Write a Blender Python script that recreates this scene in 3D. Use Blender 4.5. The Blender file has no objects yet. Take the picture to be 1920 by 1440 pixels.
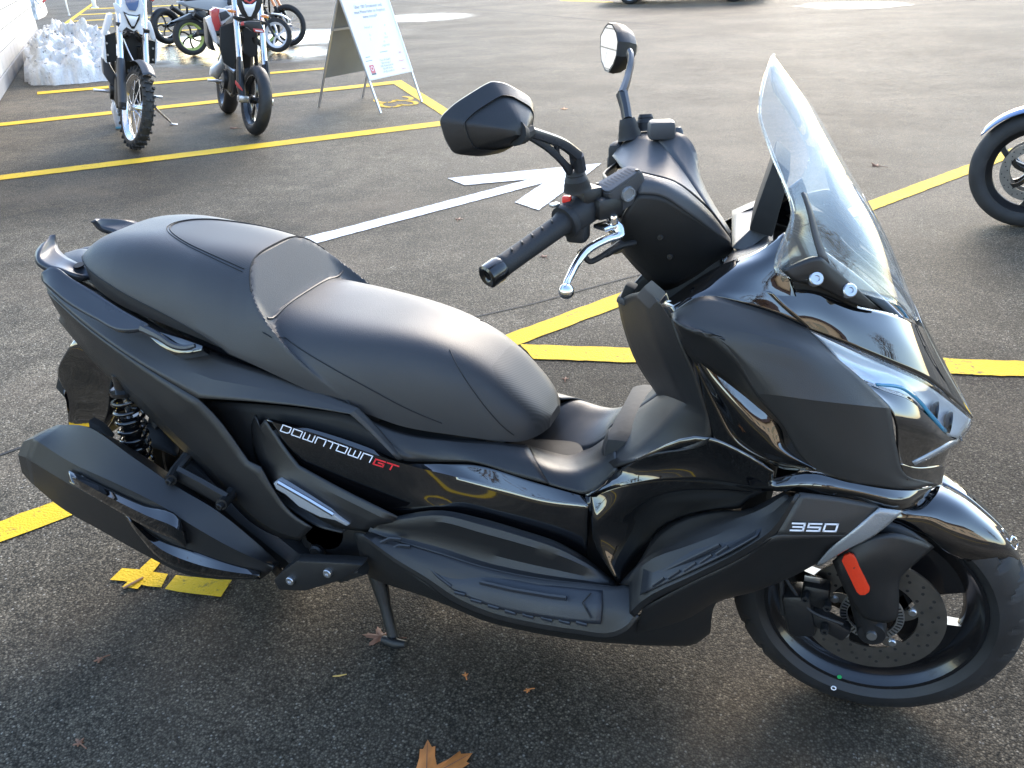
import bpy, bmesh, math, random
from mathutils import Vector, Matrix
R = math.radians
random.seed(7)
scene = bpy.context.scene
COL = scene.collection
# ------------------------------------------------------------------ camera
CAM = Vector((1.35265, -1.50588, 1.45336)); YAW, PITCH, ROLL = R(-21.670), R(26.798), R(-2.415); FPX = 1624.46
_f = Vector((math.sin(YAW)*math.cos(PITCH), math.cos(YAW)*math.cos(PITCH), -math.sin(PITCH)))
_r = Vector((math.cos(YAW), -math.sin(YAW), 0)); _u = _r.cross(_f)
_r, _u = _r*math.cos(ROLL)+_u*math.sin(ROLL), _u*math.cos(ROLL)-_r*math.sin(ROLL)
cam = bpy.data.objects.new('camera', bpy.data.cameras.new('camera')); COL.objects.link(cam)
cam.matrix_world = Matrix(((_r.x, _u.x, -_f.x, CAM.x), (_r.y, _u.y, -_f.y, CAM.y), (_r.z, _u.z, -_f.z, CAM.z), (0, 0, 0, 1)))
cam.data.sensor_width = 36; cam.data.lens = FPX/1920*36; cam.data.clip_start = .05; cam.data.clip_end = 2000
scene.camera = cam
# ------------------------------------------------------------------ light
SUN_EL, SUN_AZ = R(31), R(-4)          # azimuth from +Y towards +X
world = bpy.data.worlds.new('World'); scene.world = world; world.use_nodes = True
nt = world.node_tree; bg = nt.nodes['Background']
sky = nt.nodes.new('ShaderNodeTexSky'); sky.sky_type = 'NISHITA'; sky.sun_disc = False
sky.sun_elevation = SUN_EL; sky.sun_rotation = SUN_AZ; sky.air_density = 1.0; sky.dust_density = .7; sky.ozone_density = .9
nt.links.new(sky.outputs[0], bg.inputs[0]); bg.inputs[1].default_value = .15
sun = bpy.data.objects.new('sun', bpy.data.lights.new('sun', 'SUN')); COL.objects.link(sun)
sun.data.energy = .85; sun.data.angle = R(26); sun.data.color = (1, .86, .68)
_sd = Vector((math.sin(SUN_AZ)*math.cos(SUN_EL), math.cos(SUN_AZ)*math.cos(SUN_EL), math.sin(SUN_EL)))
sun.rotation_euler = _sd.to_track_quat('Z', 'Y').to_euler()
vs = scene.view_settings; vs.view_transform = 'Standard'; vs.look = 'None'; vs.gamma = 1; vs.exposure = 2.3; vs.use_curve_mapping = False
scene.render.engine = 'CYCLES'
scene.cycles.max_bounces = 10; scene.cycles.transparent_max_bounces = 16
# ------------------------------------------------------------------ helpers
def ray(px, py): return _f + _r*((px-960)/FPX) - _u*((py-720)/FPX)
def P(px, py, d):                       # a traced point that lies d metres right of the bike's centre plane
    v = ray(px, py); return CAM + v*((-d-CAM.y)/v.y)
def PX(px, py, x): v = ray(px, py); return CAM + v*((x-CAM.x)/v.x)
def G(px, py, z=0): v = ray(px, py); return CAM + v*((z-CAM.z)/v.z)
def link(name, me, mat=None, parent=None, pl=None):
    o = bpy.data.objects.new(name, me); COL.objects.link(o)
    if mat is not None and me is not None and not me.materials: me.materials.append(mat)
    if parent is not None:
        o.parent = parent
        if pl is not None: o.matrix_parent_inverse = Matrix.Translation(-Vector(pl))
    return o
def tag(o, label=None, cat=None, group=None, kind=None):
    if label: o['label'] = label
    if cat: o['category'] = cat
    if group: o['group'] = group
    if kind: o['kind'] = kind
    return o
def empty(name, loc, rz=0):
    o = bpy.data.objects.new(name, None); COL.objects.link(o); o.location = loc; o.rotation_euler.z = rz; o.empty_display_size = .1
    return o
def mesh(vs_, fs, smooth=True, ang=35):
    me = bpy.data.meshes.new('m'); me.from_pydata([tuple(v) for v in vs_], [], fs); me.validate(); me.update()
    if smooth:
        me.polygons.foreach_set('use_smooth', [True]*len(me.polygons))
        if ang: me.set_sharp_from_angle(angle=R(ang))
    return me
def hermite(pts, n, br=()):
    if len(pts) < 3 or n == 1:
        out = []
        for i in range(len(pts)-1):
            for k in range(n): out.append(pts[i].lerp(pts[i+1], k/n))
        return out+[pts[-1]]
    m = len(pts); L = [max((pts[i+1]-pts[i]).length, 1e-6) for i in range(m-1)]
    def tan(i, side):
        if i == 0 or (i in br and side > 0):
            return (pts[min(i+1, m-1)]-pts[i])/L[min(i, m-2)] if i < m-1 else (pts[i]-pts[i-1])/L[i-1]
        if i == m-1 or (i in br and side < 0): return (pts[i]-pts[i-1])/L[i-1]
        a, b = L[i-1], L[i]
        return ((pts[i]-pts[i-1])/a*b + (pts[i+1]-pts[i])/b*a)/(a+b)
    out = []
    for i in range(m-1):
        t0, t1 = tan(i, 1)*L[i], tan(i+1, -1)*L[i]
        for k in range(n):
            t = k/n; t2, t3 = t*t, t*t*t
            out.append(pts[i]*(2*t3-3*t2+1) + t0*(t3-2*t2+t) + pts[i+1]*(3*t2-2*t3) + t1*(t3-t2))
    return out+[pts[-1].copy()]
def grid_mesh(rows, nu=5, nv=5, cu=(), cv=(), flip=False, closed_v=False):
    rr = [hermite([Vector(p) for p in r], nu, cu) for r in rows]
    cols = [hermite([r[j] for r in rr], nv, cv) for j in range(len(rr[0]))]
    w, h = len(cols), len(cols[0]); v = [cols[i][j] for j in range(h) for i in range(w)]
    f = []
    for j in range(h-1):
        for i in range(w-1):
            a = j*w+i; q = (a, a+1, a+w+1, a+w)
            f.append(q[::-1] if flip else q)
    return v, f
def orient(v, f, ref):
    s = 0
    for q in f[::max(1, len(f)//60)]:
        a, b, c = v[q[0]], v[q[1]], v[q[2]]; n = (b-a).cross(c-a)
        s += n.dot((ref-a).normalized())
    return [q[::-1] for q in f] if s < 0 else f
def solid(o, th):
    m = o.modifiers.new('thick', 'SOLIDIFY'); m.thickness = th; m.offset = -1; return o
def tube_mesh(pts, rad, seg=8, n=1, flat=1.0, caps=True, up=None, closed=False):
    pts = [Vector(p) for p in pts]
    if n > 1:
        k = len(pts); rads = rad if isinstance(rad, (list, tuple)) else [rad]*k
        rr = hermite([Vector((r, 0, 0)) for r in rads], n); rad = [max(q.x, 1e-4) for q in rr]
        pts = hermite(pts, n)
    k = len(pts); rads = rad if isinstance(rad, (list, tuple)) else [rad]*k
    v, f = [], []; prev = None
    for i, p in enumerate(pts):
        t = (pts[min(i+1, k-1)]-pts[max(i-1, 0)])
        if closed: t = pts[(i+1) % k]-pts[i-1]
        t = t.normalized() if t.length > 1e-9 else Vector((0, 0, 1))
        if prev is None:
            a = Vector(up) if up else (Vector((0, 0, 1)) if abs(t.z) < .9 else Vector((1, 0, 0)))
            prev = (a-t*a.dot(t)).normalized()
        else: prev = (prev-t*prev.dot(t)).normalized()
        b = t.cross(prev)
        for s in range(seg):
            an = 2*math.pi*s/seg
            v.append(p+prev*math.cos(an)*rads[i]+b*math.sin(an)*rads[i]*flat)
    for i in range(k if closed else k-1):
        for s in range(seg):
            a, b = i*seg+s, i*seg+(s+1) % seg; c, d = ((i+1) % k)*seg+(s+1) % seg, ((i+1) % k)*seg+s
            f.append((a, d, c, b))
    if caps and not closed: f.append(tuple(range(seg))); f.append(tuple(range((k-1)*seg, k*seg))[::-1])
    f = [q[::-1] for q in f]
    return v, f
def lathe_mesh(prof, seg=48, axis='y', c=(0, 0, 0), closed=True, caps=False):
    # prof: (radius, along) pairs
    v, f = [], []; n = len(prof); c = Vector(c)
    for s in range(seg):
        a = 2*math.pi*s/seg; ca, sa = math.cos(a), math.sin(a)
        for r, h in prof:
            if axis == 'y': v.append(c+Vector((r*ca, h, r*sa)))
            elif axis == 'x': v.append(c+Vector((h, r*ca, r*sa)))
            else: v.append(c+Vector((r*ca, r*sa, h)))
    for s in range(seg):
        t = (s+1) % seg
        for i in range(n if closed else n-1):
            j = (i+1) % n
            q = (s*n+i, s*n+j, t*n+j, t*n+i)
            f.append(q if axis != 'y' else q[::-1])
    return v, f
def box_mesh(c, s, bev=0, rot=None):
    bm = bmesh.new(); bmesh.ops.create_cube(bm, size=1)
    bmesh.ops.scale(bm, vec=Vector(s), verts=bm.verts)
    if bev: bmesh.ops.bevel(bm, geom=bm.edges[:], offset=bev, segments=2, affect='EDGES', profile=.5)
    M = Matrix.Translation(Vector(c)) @ (rot.to_4x4() if rot is not None else Matrix.Identity(4))
    bmesh.ops.transform(bm, matrix=M, verts=bm.verts)
    v = [x.co.copy() for x in bm.verts]; bm.verts.index_update(); f = [tuple(q.index for q in p.verts) for p in bm.faces]; bm.free()
    return v, f
def prism_mesh(outline, off, bev=0):
    # extrude a closed outline (3D points) by the vector off; optional bevel
    bm = bmesh.new(); a = [bm.verts.new(Vector(p)) for p in outline]; fc = bm.faces.new(a)
    g = bmesh.ops.extrude_face_region(bm, geom=[fc]); nv = [x for x in g['geom'] if isinstance(x, bmesh.types.BMVert)]
    bmesh.ops.translate(bm, vec=Vector(off), verts=nv)
    bmesh.ops.recalc_face_normals(bm, faces=bm.faces)
    if bev: bmesh.ops.bevel(bm, geom=bm.edges[:], offset=bev, segments=2, affect='EDGES', profile=.6)
    bmesh.ops.triangulate(bm, faces=[q for q in bm.faces if len(q.verts) > 4])
    v = [x.co.copy() for x in bm.verts]; bm.verts.index_update(); f = [tuple(q.index for q in p.verts) for p in bm.faces]; bm.free()
    return v, f
def join(*ms):
    v, f = [], []
    for a, b in ms:
        k = len(v); v += list(a); f += [tuple(i+k for i in q) for q in b]
    return v, f
def xf(m, M): return [M @ Vector(p) for p in m[0]], m[1]
def mir(m): return [Vector((p[0], -p[1], p[2])) for p in m[0]], [tuple(q[::-1]) for q in m[1]]
# ------------------------------------------------------------------ materials
def nmat(name):
    m = bpy.data.materials.new(name); m.use_nodes = True; t = m.node_tree
    return m, t, t.nodes['Principled BSDF']
def N(t, kind, **kw):
    n = t.nodes.new(kind)
    for k, v in kw.items():
        if k.startswith('i_'): n.inputs[k[2:].replace('_', ' ')].default_value = v
        else: setattr(n, k, v)
    return n
def plain(name, col, rough=.5, metal=0, coat=0, bump=None, var=0, spec=.5, vscale=6, emis=None, trans=0, rvar=0):
    m, t, b = nmat(name); b.inputs['Base Color'].default_value = (*col, 1); b.inputs['Roughness'].default_value = rough
    b.inputs['Metallic'].default_value = metal; b.inputs['Coat Weight'].default_value = coat; b.inputs['Coat Roughness'].default_value = .03; b.inputs['Coat IOR'].default_value = 1.7
    b.inputs['Specular IOR Level'].default_value = spec; b.inputs['Transmission Weight'].default_value = trans
    tc = N(t, 'ShaderNodeTexCoord')
    if bump:
        ns = N(t, 'ShaderNodeTexNoise'); ns.inputs['Scale'].default_value = bump[0]; ns.inputs['Detail'].default_value = 3
        bp = N(t, 'ShaderNodeBump'); bp.inputs['Strength'].default_value = bump[1]; bp.inputs['Distance'].default_value = .002
        t.links.new(tc.outputs['Object'], ns.inputs['Vector']); t.links.new(ns.outputs[0], bp.inputs['Height']); t.links.new(bp.outputs[0], b.inputs['Normal'])
    if var or rvar:
        n2 = N(t, 'ShaderNodeTexNoise'); n2.inputs['Scale'].default_value = vscale; n2.inputs['Detail'].default_value = 6
        t.links.new(tc.outputs['Object'], n2.inputs['Vector'])
        if var:
            mr = N(t, 'ShaderNodeMapRange'); mr.inputs[1].default_value = .3; mr.inputs[2].default_value = .7; mr.inputs[3].default_value = 1-var; mr.inputs[4].default_value = 1+var
            mx = N(t, 'ShaderNodeVectorMath', operation='SCALE'); mx.inputs[0].default_value = col
            t.links.new(n2.outputs[0], mr.inputs[0]); t.links.new(mr.outputs[0], mx.inputs['Scale']); t.links.new(mx.outputs[0], b.inputs['Base Color'])
        if rvar:
            m2 = N(t, 'ShaderNodeMapRange'); m2.inputs[1].default_value = .3; m2.inputs[2].default_value = .7; m2.inputs[3].default_value = max(.01, rough-rvar); m2.inputs[4].default_value = rough+rvar
            t.links.new(n2.outputs[0], m2.inputs[0]); t.links.new(m2.outputs[0], b.inputs['Roughness'])
    if emis: b.inputs['Emission Color'].default_value = (*emis[0], 1); b.inputs['Emission Strength'].default_value = emis[1]
    return m
M = {}
M['shield'] = plain('lit_shield_plastic', (.030, .029, .028), .40, bump=(900, .25), rvar=.05, vscale=9)  # lighter copy for panels facing the sky: daylight put into the colour
M['matte'] = plain('matte_plastic', (.0125, .0125, .013), .40, bump=(900, .25), rvar=.05, vscale=9)  # lower body plastic, colour darkened for shade on upright and lower faces
M['matte_skylit'] = plain('skylit_matte_plastic', (.055, .056, .060), .45, bump=(900, .25), rvar=.04)  # black plastic lightened: bright sky on upward faces put into the colour
M['textured'] = plain('textured_plastic', (.010, .0105, .011), .48, bump=(700, .4))
M['gloss'] = plain('gloss_black_paint', (.003, .003, .0035), .045, coat=1.0, rvar=.015, vscale=3)
M['rail'] = plain('satin_black_metal', (.045, .048, .055), .30, metal=.3, rvar=.05)
M['rubber'] = plain('black_rubber', (.014, .014, .015), .62, bump=(400, .2), var=.15)
M['tyre'] = plain('tyre_rubber', (.015, .0152, .016), .55, bump=(300, .15), var=.2, rvar=.06, vscale=14)
M['tyre_dust'] = plain('worn_tyre_rubber', (.03, .029, .028), .75, bump=(200, .2), var=.25, vscale=12)
M['mat_rubber'] = plain('rubber_floor_mat', (.018, .021, .027), .42, bump=(500, .3), rvar=.06)
M['core'] = plain('dark_frame', (.008, .008, .008), .7, bump=(60, .3))
M['rim'] = plain('black_rim', (.006, .006, .007), .22, coat=.3)
M['alu'] = plain('polished_aluminium', (.78, .79, .82), .18, metal=1, rvar=.06, vscale=20)
M['satin_alu'] = plain('satin_aluminium', (.55, .56, .58), .36, metal=1, bump=(800, .1))
M['steel'] = plain('brake_disc_steel', (.22, .21, .2), .42, metal=1, var=.12, vscale=40)
M['darkmetal'] = plain('dark_cast_metal', (.03, .03, .031), .42, metal=.6, bump=(300, .2))
M['chrome'] = plain('chrome', (.85, .86, .88), .06, metal=1)
M['mirror'] = plain('mirror_glass', (.8, .82, .85), .015, metal=1)
M['white_print'] = plain('white_lettering', (.85, .85, .9), .4)
M['red_print'] = plain('red_lettering', (.75, .02, .03), .4)
M['reflector'] = plain('orange_red_reflector', (.8, .05, .015), .15, coat=1, bump=(500, .6))
M['clear_reflector'] = plain('clear_reflector', (.26, .27, .28), .22, metal=.3, coat=1, bump=(350, .8))
M['peg'] = plain('silver_peg_paint', (.42, .44, .47), .38, metal=.35)
M['blue_led'] = plain('blue_light_guide', (.03, .22, .36), .15, coat=1)
M['chromelamp'] = plain('lamp_reflector', (.78, .81, .86), .3, metal=.35, bump=(40, .4))
M['lid'] = plain('reservoir_lid_plastic', (.07, .072, .078), .5, bump=(900, .2))
M['red_button'] = plain('red_button', (.7, .03, .02), .4)
M['green_dot'] = plain('green_mark', (.02, .35, .10), .5)
def glass(name, tint, ior=1.5, rough=0.0, boost=1.0, sky_glare=0.0):
    m = bpy.data.materials.new(name); m.use_nodes = True; t = m.node_tree
    for n in list(t.nodes):
        if n.type != 'OUTPUT_MATERIAL': t.nodes.remove(n)
    out = [n for n in t.nodes if n.type == 'OUTPUT_MATERIAL'][0]
    tr = N(t, 'ShaderNodeBsdfTransparent'); tr.inputs[0].default_value = (*tint, 1)
    gl = N(t, 'ShaderNodeBsdfGlossy'); gl.inputs['Roughness'].default_value = rough; gl.inputs[0].default_value = (1, 1, 1, 1)
    fr = N(t, 'ShaderNodeFresnel'); fr.inputs[0].default_value = ior
    mx = N(t, 'ShaderNodeMixShader')
    ge = N(t, 'ShaderNodeNewGeometry'); mu = N(t, 'ShaderNodeMath', operation='MULTIPLY'); mu.inputs[1].default_value = boost; mu.use_clamp = True
    io = N(t, 'ShaderNodeMapRange'); io.inputs[3].default_value = ior; io.inputs[4].default_value = 1/ior
    t.links.new(ge.outputs['Backfacing'], io.inputs[0]); t.links.new(io.outputs[0], fr.inputs[0])
    t.links.new(fr.outputs[0], mu.inputs[0]); t.links.new(mu.outputs[0], mx.inputs[0])
    t.links.new(tr.outputs[0], mx.inputs[1]); t.links.new(gl.outputs[0], mx.inputs[2]); t.links.new(mx.outputs[0], out.inputs[0])
    if sky_glare:  # diffuse white haze: bright sky reflection put into the screen's colour
        di = N(t, 'ShaderNodeBsdfDiffuse'); di.inputs[0].default_value = (.82, .84, .84, 1); tl = N(t, 'ShaderNodeBsdfTranslucent'); tl.inputs[0].default_value = (.82, .84, .84, 1)
        ad = N(t, 'ShaderNodeMixShader'); t.links.new(di.outputs[0], ad.inputs[1]); t.links.new(tl.outputs[0], ad.inputs[2])
        m3 = N(t, 'ShaderNodeMixShader'); m3.inputs[0].default_value = sky_glare; t.links.new(mx.outputs[0], m3.inputs[1]); t.links.new(ad.outputs[0], m3.inputs[2]); t.links.new(m3.outputs[0], out.inputs[0])
    return m
M['glass'] = glass('clear_screen', (.92, .94, .93), 1.6, sky_glare=.07)
M['lens'] = glass('clear_lamp_lens', (.93, .95, .96), 1.55)
M['bottle'] = plain('clear_bottle_plastic', (.62, .68, .78), .2, trans=.55)
def seat_mat():
    m, t, b = nmat('seat_vinyl'); b.inputs['Base Color'].default_value = (.030, .0300, .0315, 1); b.inputs['Roughness'].default_value = .43
    b.inputs['Sheen Weight'].default_value = .05
    tc = N(t, 'ShaderNodeTexCoord'); v = N(t, 'ShaderNodeTexVoronoi'); v.inputs['Scale'].default_value = 700
    bp = N(t, 'ShaderNodeBump'); bp.inputs['Strength'].default_value = .25; bp.inputs['Distance'].default_value = .001
    n2 = N(t, 'ShaderNodeTexNoise'); n2.inputs['Scale'].default_value = 5; n2.inputs['Detail'].default_value = 5
    mr = N(t, 'ShaderNodeMapRange'); mr.inputs[1].default_value = .3; mr.inputs[2].default_value = .7; mr.inputs[3].default_value = .41; mr.inputs[4].default_value = .50
    t.links.new(tc.outputs['Object'], v.inputs['Vector']); t.links.new(v.outputs['Distance'], bp.inputs['Height']); t.links.new(bp.outputs[0], b.inputs['Normal'])
    t.links.new(tc.outputs['Object'], n2.inputs['Vector']); t.links.new(n2.outputs[0], mr.inputs[0]); t.links.new(mr.outputs[0], b.inputs['Roughness'])
    return m
M['seat'] = seat_mat()
def carbon_mat():
    m, t, b = nmat('ribbed_vinyl'); b.inputs['Base Color'].default_value = (.026, .0265, .028, 1); b.inputs['Roughness'].default_value = .5
    tc = N(t, 'ShaderNodeTexCoord'); mp = N(t, 'ShaderNodeMapping'); mp.inputs['Rotation'].default_value = (0, 0, R(40))
    w = N(t, 'ShaderNodeTexWave'); w.inputs['Scale'].default_value = 75; w.inputs['Distortion'].default_value = 0
    bp = N(t, 'ShaderNodeBump'); bp.inputs['Strength'].default_value = .14; bp.inputs['Distance'].default_value = .0008
    t.links.new(tc.outputs['Object'], mp.inputs[0]); t.links.new(mp.outputs[0], w.inputs['Vector']); t.links.new(w.outputs['Fac'], bp.inputs['Height']); t.links.new(bp.outputs[0], b.inputs['Normal'])
    cr = N(t, 'ShaderNodeMapRange'); cr.inputs[3].default_value = .024; cr.inputs[4].default_value = .034
    cc = N(t, 'ShaderNodeCombineColor')
    t.links.new(w.outputs['Fac'], cr.inputs[0])
    for i in range(3): t.links.new(cr.outputs[0], cc.inputs[i])
    t.links.new(cc.outputs[0], b.inputs['Base Color'])
    return m
M['carbon'] = carbon_mat()
# ------------------------------------------------------------------ ground
def asphalt():
    m, t, b = nmat('asphalt'); L = t.links.new; b.inputs['Specular IOR Level'].default_value = .06
    geo = N(t, 'ShaderNodeNewGeometry'); pos = geo.outputs['Position']
    v1 = N(t, 'ShaderNodeTexVoronoi'); v1.inputs['Scale'].default_value = 210
    v2 = N(t, 'ShaderNodeTexVoronoi'); v2.inputs['Scale'].default_value = 62
    nb = N(t, 'ShaderNodeTexNoise'); nb.inputs['Scale'].default_value = .55; nb.inputs['Detail'].default_value = 6; nb.inputs['Roughness'].default_value = .6
    nm = N(t, 'ShaderNodeTexNoise'); nm.inputs['Scale'].default_value = 5.5; nm.inputs['Detail'].default_value = 7; nm.inputs['Roughness'].default_value = .65
    nf = N(t, 'ShaderNodeTexNoise'); nf.inputs['Scale'].default_value = 420; nf.inputs['Detail'].default_value = 2
    for n in (v1, v2, nb, nm, nf): L(pos, n.inputs['Vector'])
    sx = N(t, 'ShaderNodeSeparateColor'); L(v1.outputs['Color'], sx.inputs[0])
    cr = N(t, 'ShaderNodeValToRGB'); e = cr.color_ramp.elements
    e[0].position = 0; e[0].color = (.074, .065, .050, 1); e[1].position = 1; e[1].color = (.48, .44, .37, 1)
    for p, c in ((.45, .090), (.75, .120), (.92, .160), (.975, .24)):
        q = e.new(p); q.color = (c*1.90, c*1.60, c*1.16, 1)
    L(sx.outputs[0], cr.inputs[0])
    # bitumen between the stones
    mrd = N(t, 'ShaderNodeMapRange'); mrd.inputs[1].default_value = .25; mrd.inputs[2].default_value = .75; mrd.inputs[3].default_value = 1; mrd.inputs[4].default_value = .35
    L(v1.outputs['Distance'], mrd.inputs[0])
    s1 = N(t, 'ShaderNodeVectorMath', operation='SCALE'); L(cr.outputs[0], s1.inputs[0]); L(mrd.outputs[0], s1.inputs['Scale'])
    mb = N(t, 'ShaderNodeMapRange'); mb.inputs[1].default_value = .36; mb.inputs[2].default_value = .66; mb.inputs[3].default_value = .62; mb.inputs[4].default_value = 1.25
    L(nb.outputs[0], mb.inputs[0])
    s2 = N(t, 'ShaderNodeVectorMath', operation='SCALE'); L(s1.outputs[0], s2.inputs[0]); L(mb.outputs[0], s2.inputs['Scale'])
    mm = N(t, 'ShaderNodeMapRange'); mm.inputs[1].default_value = .33; mm.inputs[2].default_value = .68; mm.inputs[3].default_value = .68; mm.inputs[4].default_value = 1.22
    L(nm.outputs[0], mm.inputs[0])
    s3 = N(t, 'ShaderNodeVectorMath', operation='SCALE'); L(s2.outputs[0], s3.inputs[0]); L(mm.outputs[0], s3.inputs['Scale'])
    # brownish silt film
    ng = N(t, 'ShaderNodeTexNoise'); ng.inputs['Scale'].default_value = 1.1; ng.inputs['Detail'].default_value = 5; L(pos, ng.inputs['Vector'])
    mg = N(t, 'ShaderNodeMapRange'); mg.inputs[1].default_value = .52; mg.inputs[2].default_value = .75; mg.inputs[3].default_value = 0; mg.inputs[4].default_value = .32; L(ng.outputs[0], mg.inputs[0])
    mx = N(t, 'ShaderNodeMixRGB'); mx.inputs[2].default_value = (.24, .18, .125, 1); L(mg.outputs[0], mx.inputs[0]); L(s3.outputs[0], mx.inputs[1])
    nst = N(t, 'ShaderNodeTexNoise'); nst.inputs['Scale'].default_value = 2.3; nst.inputs['Detail'].default_value = 8; nst.inputs['Roughness'].default_value = .72; nst.inputs['Distortion'].default_value = 1.2; L(pos, nst.inputs['Vector'])
    mst = N(t, 'ShaderNodeMapRange'); mst.inputs[1].default_value = .56; mst.inputs[2].default_value = .68; mst.inputs[3].default_value = 1; mst.inputs[4].default_value = .74; L(nst.outputs[0], mst.inputs[0])
    sst = N(t, 'ShaderNodeVectorMath', operation='SCALE'); L(mx.outputs[0], sst.inputs[0]); L(mst.outputs[0], sst.inputs['Scale'])
    # wet places: distance fields broken up by noise
    wet = None
    for (c, rx) in WET:
        d = N(t, 'ShaderNodeVectorMath', operation='DISTANCE'); d.inputs[1].default_value = (c[0], c[1], 0); L(pos, d.inputs[0])
        q = N(t, 'ShaderNodeMapRange'); q.inputs[1].default_value = rx*.35; q.inputs[2].default_value = rx; q.inputs[3].default_value = 1; q.inputs[4].default_value = 0; L(d.outputs['Value'], q.inputs[0])
        if wet is None: wet = q.outputs[0]
        else:
            a = N(t, 'ShaderNodeMath', operation='MAXIMUM'); L(wet, a.inputs[0]); L(q.outputs[0], a.inputs[1]); wet = a.outputs[0]
    nw = N(t, 'ShaderNodeTexNoise'); nw.inputs['Scale'].default_value = 1.6; nw.inputs['Detail'].default_value = 5; L(pos, nw.inputs['Vector'])
    aw = N(t, 'ShaderNodeMath', operation='ADD'); L(wet, aw.inputs[0]); L(nw.outputs[0], aw.inputs[1])
    wm = N(t, 'ShaderNodeMapRange'); wm.inputs[1].default_value = .8; wm.inputs[2].default_value = 1.4; L(aw.outputs[0], wm.inputs[0])
    ro = N(t, 'ShaderNodeMapRange'); ro.inputs[3].default_value = .66; ro.inputs[4].default_value = .10; L(wm.outputs[0], ro.inputs[0])
    rv = N(t, 'ShaderNodeMapRange'); rv.inputs[1].default_value = .35; rv.inputs[2].default_value = .65; rv.inputs[3].default_value = -.05; rv.inputs[4].default_value = .05; L(nm.outputs[0], rv.inputs[0])
    ra = N(t, 'ShaderNodeMath', operation='ADD'); L(ro.outputs[0], ra.inputs[0]); L(rv.outputs[0], ra.inputs[1])
    rc = N(t, 'ShaderNodeClamp'); rc.inputs['Min'].default_value = .06; L(ra.outputs[0], rc.inputs[0]); L(rc.outputs[0], b.inputs['Roughness'])
    # damp asphalt below the snow; damp and painted shade around the scooter: darker colour
    damp_shade = None
    for (c, rx) in DAMP_SHADE:
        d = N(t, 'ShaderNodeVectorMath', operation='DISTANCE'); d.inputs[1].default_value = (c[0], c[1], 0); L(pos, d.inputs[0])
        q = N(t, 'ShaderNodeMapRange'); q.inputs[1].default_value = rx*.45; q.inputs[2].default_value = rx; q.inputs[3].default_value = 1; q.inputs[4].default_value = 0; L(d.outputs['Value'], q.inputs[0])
        if damp_shade is None: damp_shade = q.outputs[0]
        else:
            a = N(t, 'ShaderNodeMath', operation='MAXIMUM'); L(damp_shade, a.inputs[0]); L(q.outputs[0], a.inputs[1]); damp_shade = a.outputs[0]
    da = N(t, 'ShaderNodeMath', operation='MULTIPLY_ADD'); da.inputs[1].default_value = .9; L(damp_shade, da.inputs[0]); L(ng.outputs[0], da.inputs[2])
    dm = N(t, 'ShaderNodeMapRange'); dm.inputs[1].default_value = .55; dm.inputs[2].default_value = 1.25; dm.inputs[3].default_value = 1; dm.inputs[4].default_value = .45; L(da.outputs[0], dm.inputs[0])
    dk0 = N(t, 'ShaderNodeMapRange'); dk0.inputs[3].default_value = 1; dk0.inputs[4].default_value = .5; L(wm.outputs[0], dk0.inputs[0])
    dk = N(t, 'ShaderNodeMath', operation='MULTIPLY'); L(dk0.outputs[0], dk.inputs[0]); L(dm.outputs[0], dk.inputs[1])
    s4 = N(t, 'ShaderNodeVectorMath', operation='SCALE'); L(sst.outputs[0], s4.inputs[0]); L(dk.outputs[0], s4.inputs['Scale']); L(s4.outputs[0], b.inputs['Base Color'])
    # relief: stones stand proud of the binder
    v3 = v1
    h1 = N(t, 'ShaderNodeMath', operation='MULTIPLY'); h1.inputs[1].default_value = -.7; L(v3.outputs['Distance'], h1.inputs[0])
    h2 = N(t, 'ShaderNodeMath', operation='MULTIPLY'); h2.inputs[1].default_value = .55; L(nf.outputs[0], h2.inputs[0])
    h4 = N(t, 'ShaderNodeMath', operation='MULTIPLY_ADD'); h4.inputs[1].default_value = .35; L(sx.outputs[1], h4.inputs[0]); L(h2.outputs[0], h4.inputs[2])
    h3 = N(t, 'ShaderNodeMath', operation='ADD'); L(h1.outputs[0], h3.inputs[0]); L(h4.outputs[0], h3.inputs[1])
    bs = N(t, 'ShaderNodeMapRange'); bs.inputs[3].default_value = .45; bs.inputs[4].default_value = .12; L(wm.outputs[0], bs.inputs[0])
    bp = N(t, 'ShaderNodeBump'); bp.inputs['Distance'].default_value = .005; L(bs.outputs[0], bp.inputs['Strength']); L(h3.outputs[0], bp.inputs['Height']); L(bp.outputs[0], b.inputs['Normal'])
    return m
DAMP_SHADE = [((.75, -.55), 1.7), ((1.3, -.2), 1.3), ((-3.9, 3.4), 1.5), ((.75, 1.2), .8), ((2.0, 1.3), .9)]
WET = [(G(*p)[:2], r) for p, r in (((470, 105), 2.2), ((330, 100), 2.4), ((560, 70), 2.8), ((780, 33), 2.0), ((1600, 9), 1.6), ((420, 75), 2.6))]
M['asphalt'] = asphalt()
g = link('ground', mesh([(-350, -350, 0), (350, -350, 0), (350, 350, 0), (-350, 350, 0)], [(0, 1, 2, 3)], smooth=False), M['asphalt']); tag(g, kind='structure')
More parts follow.
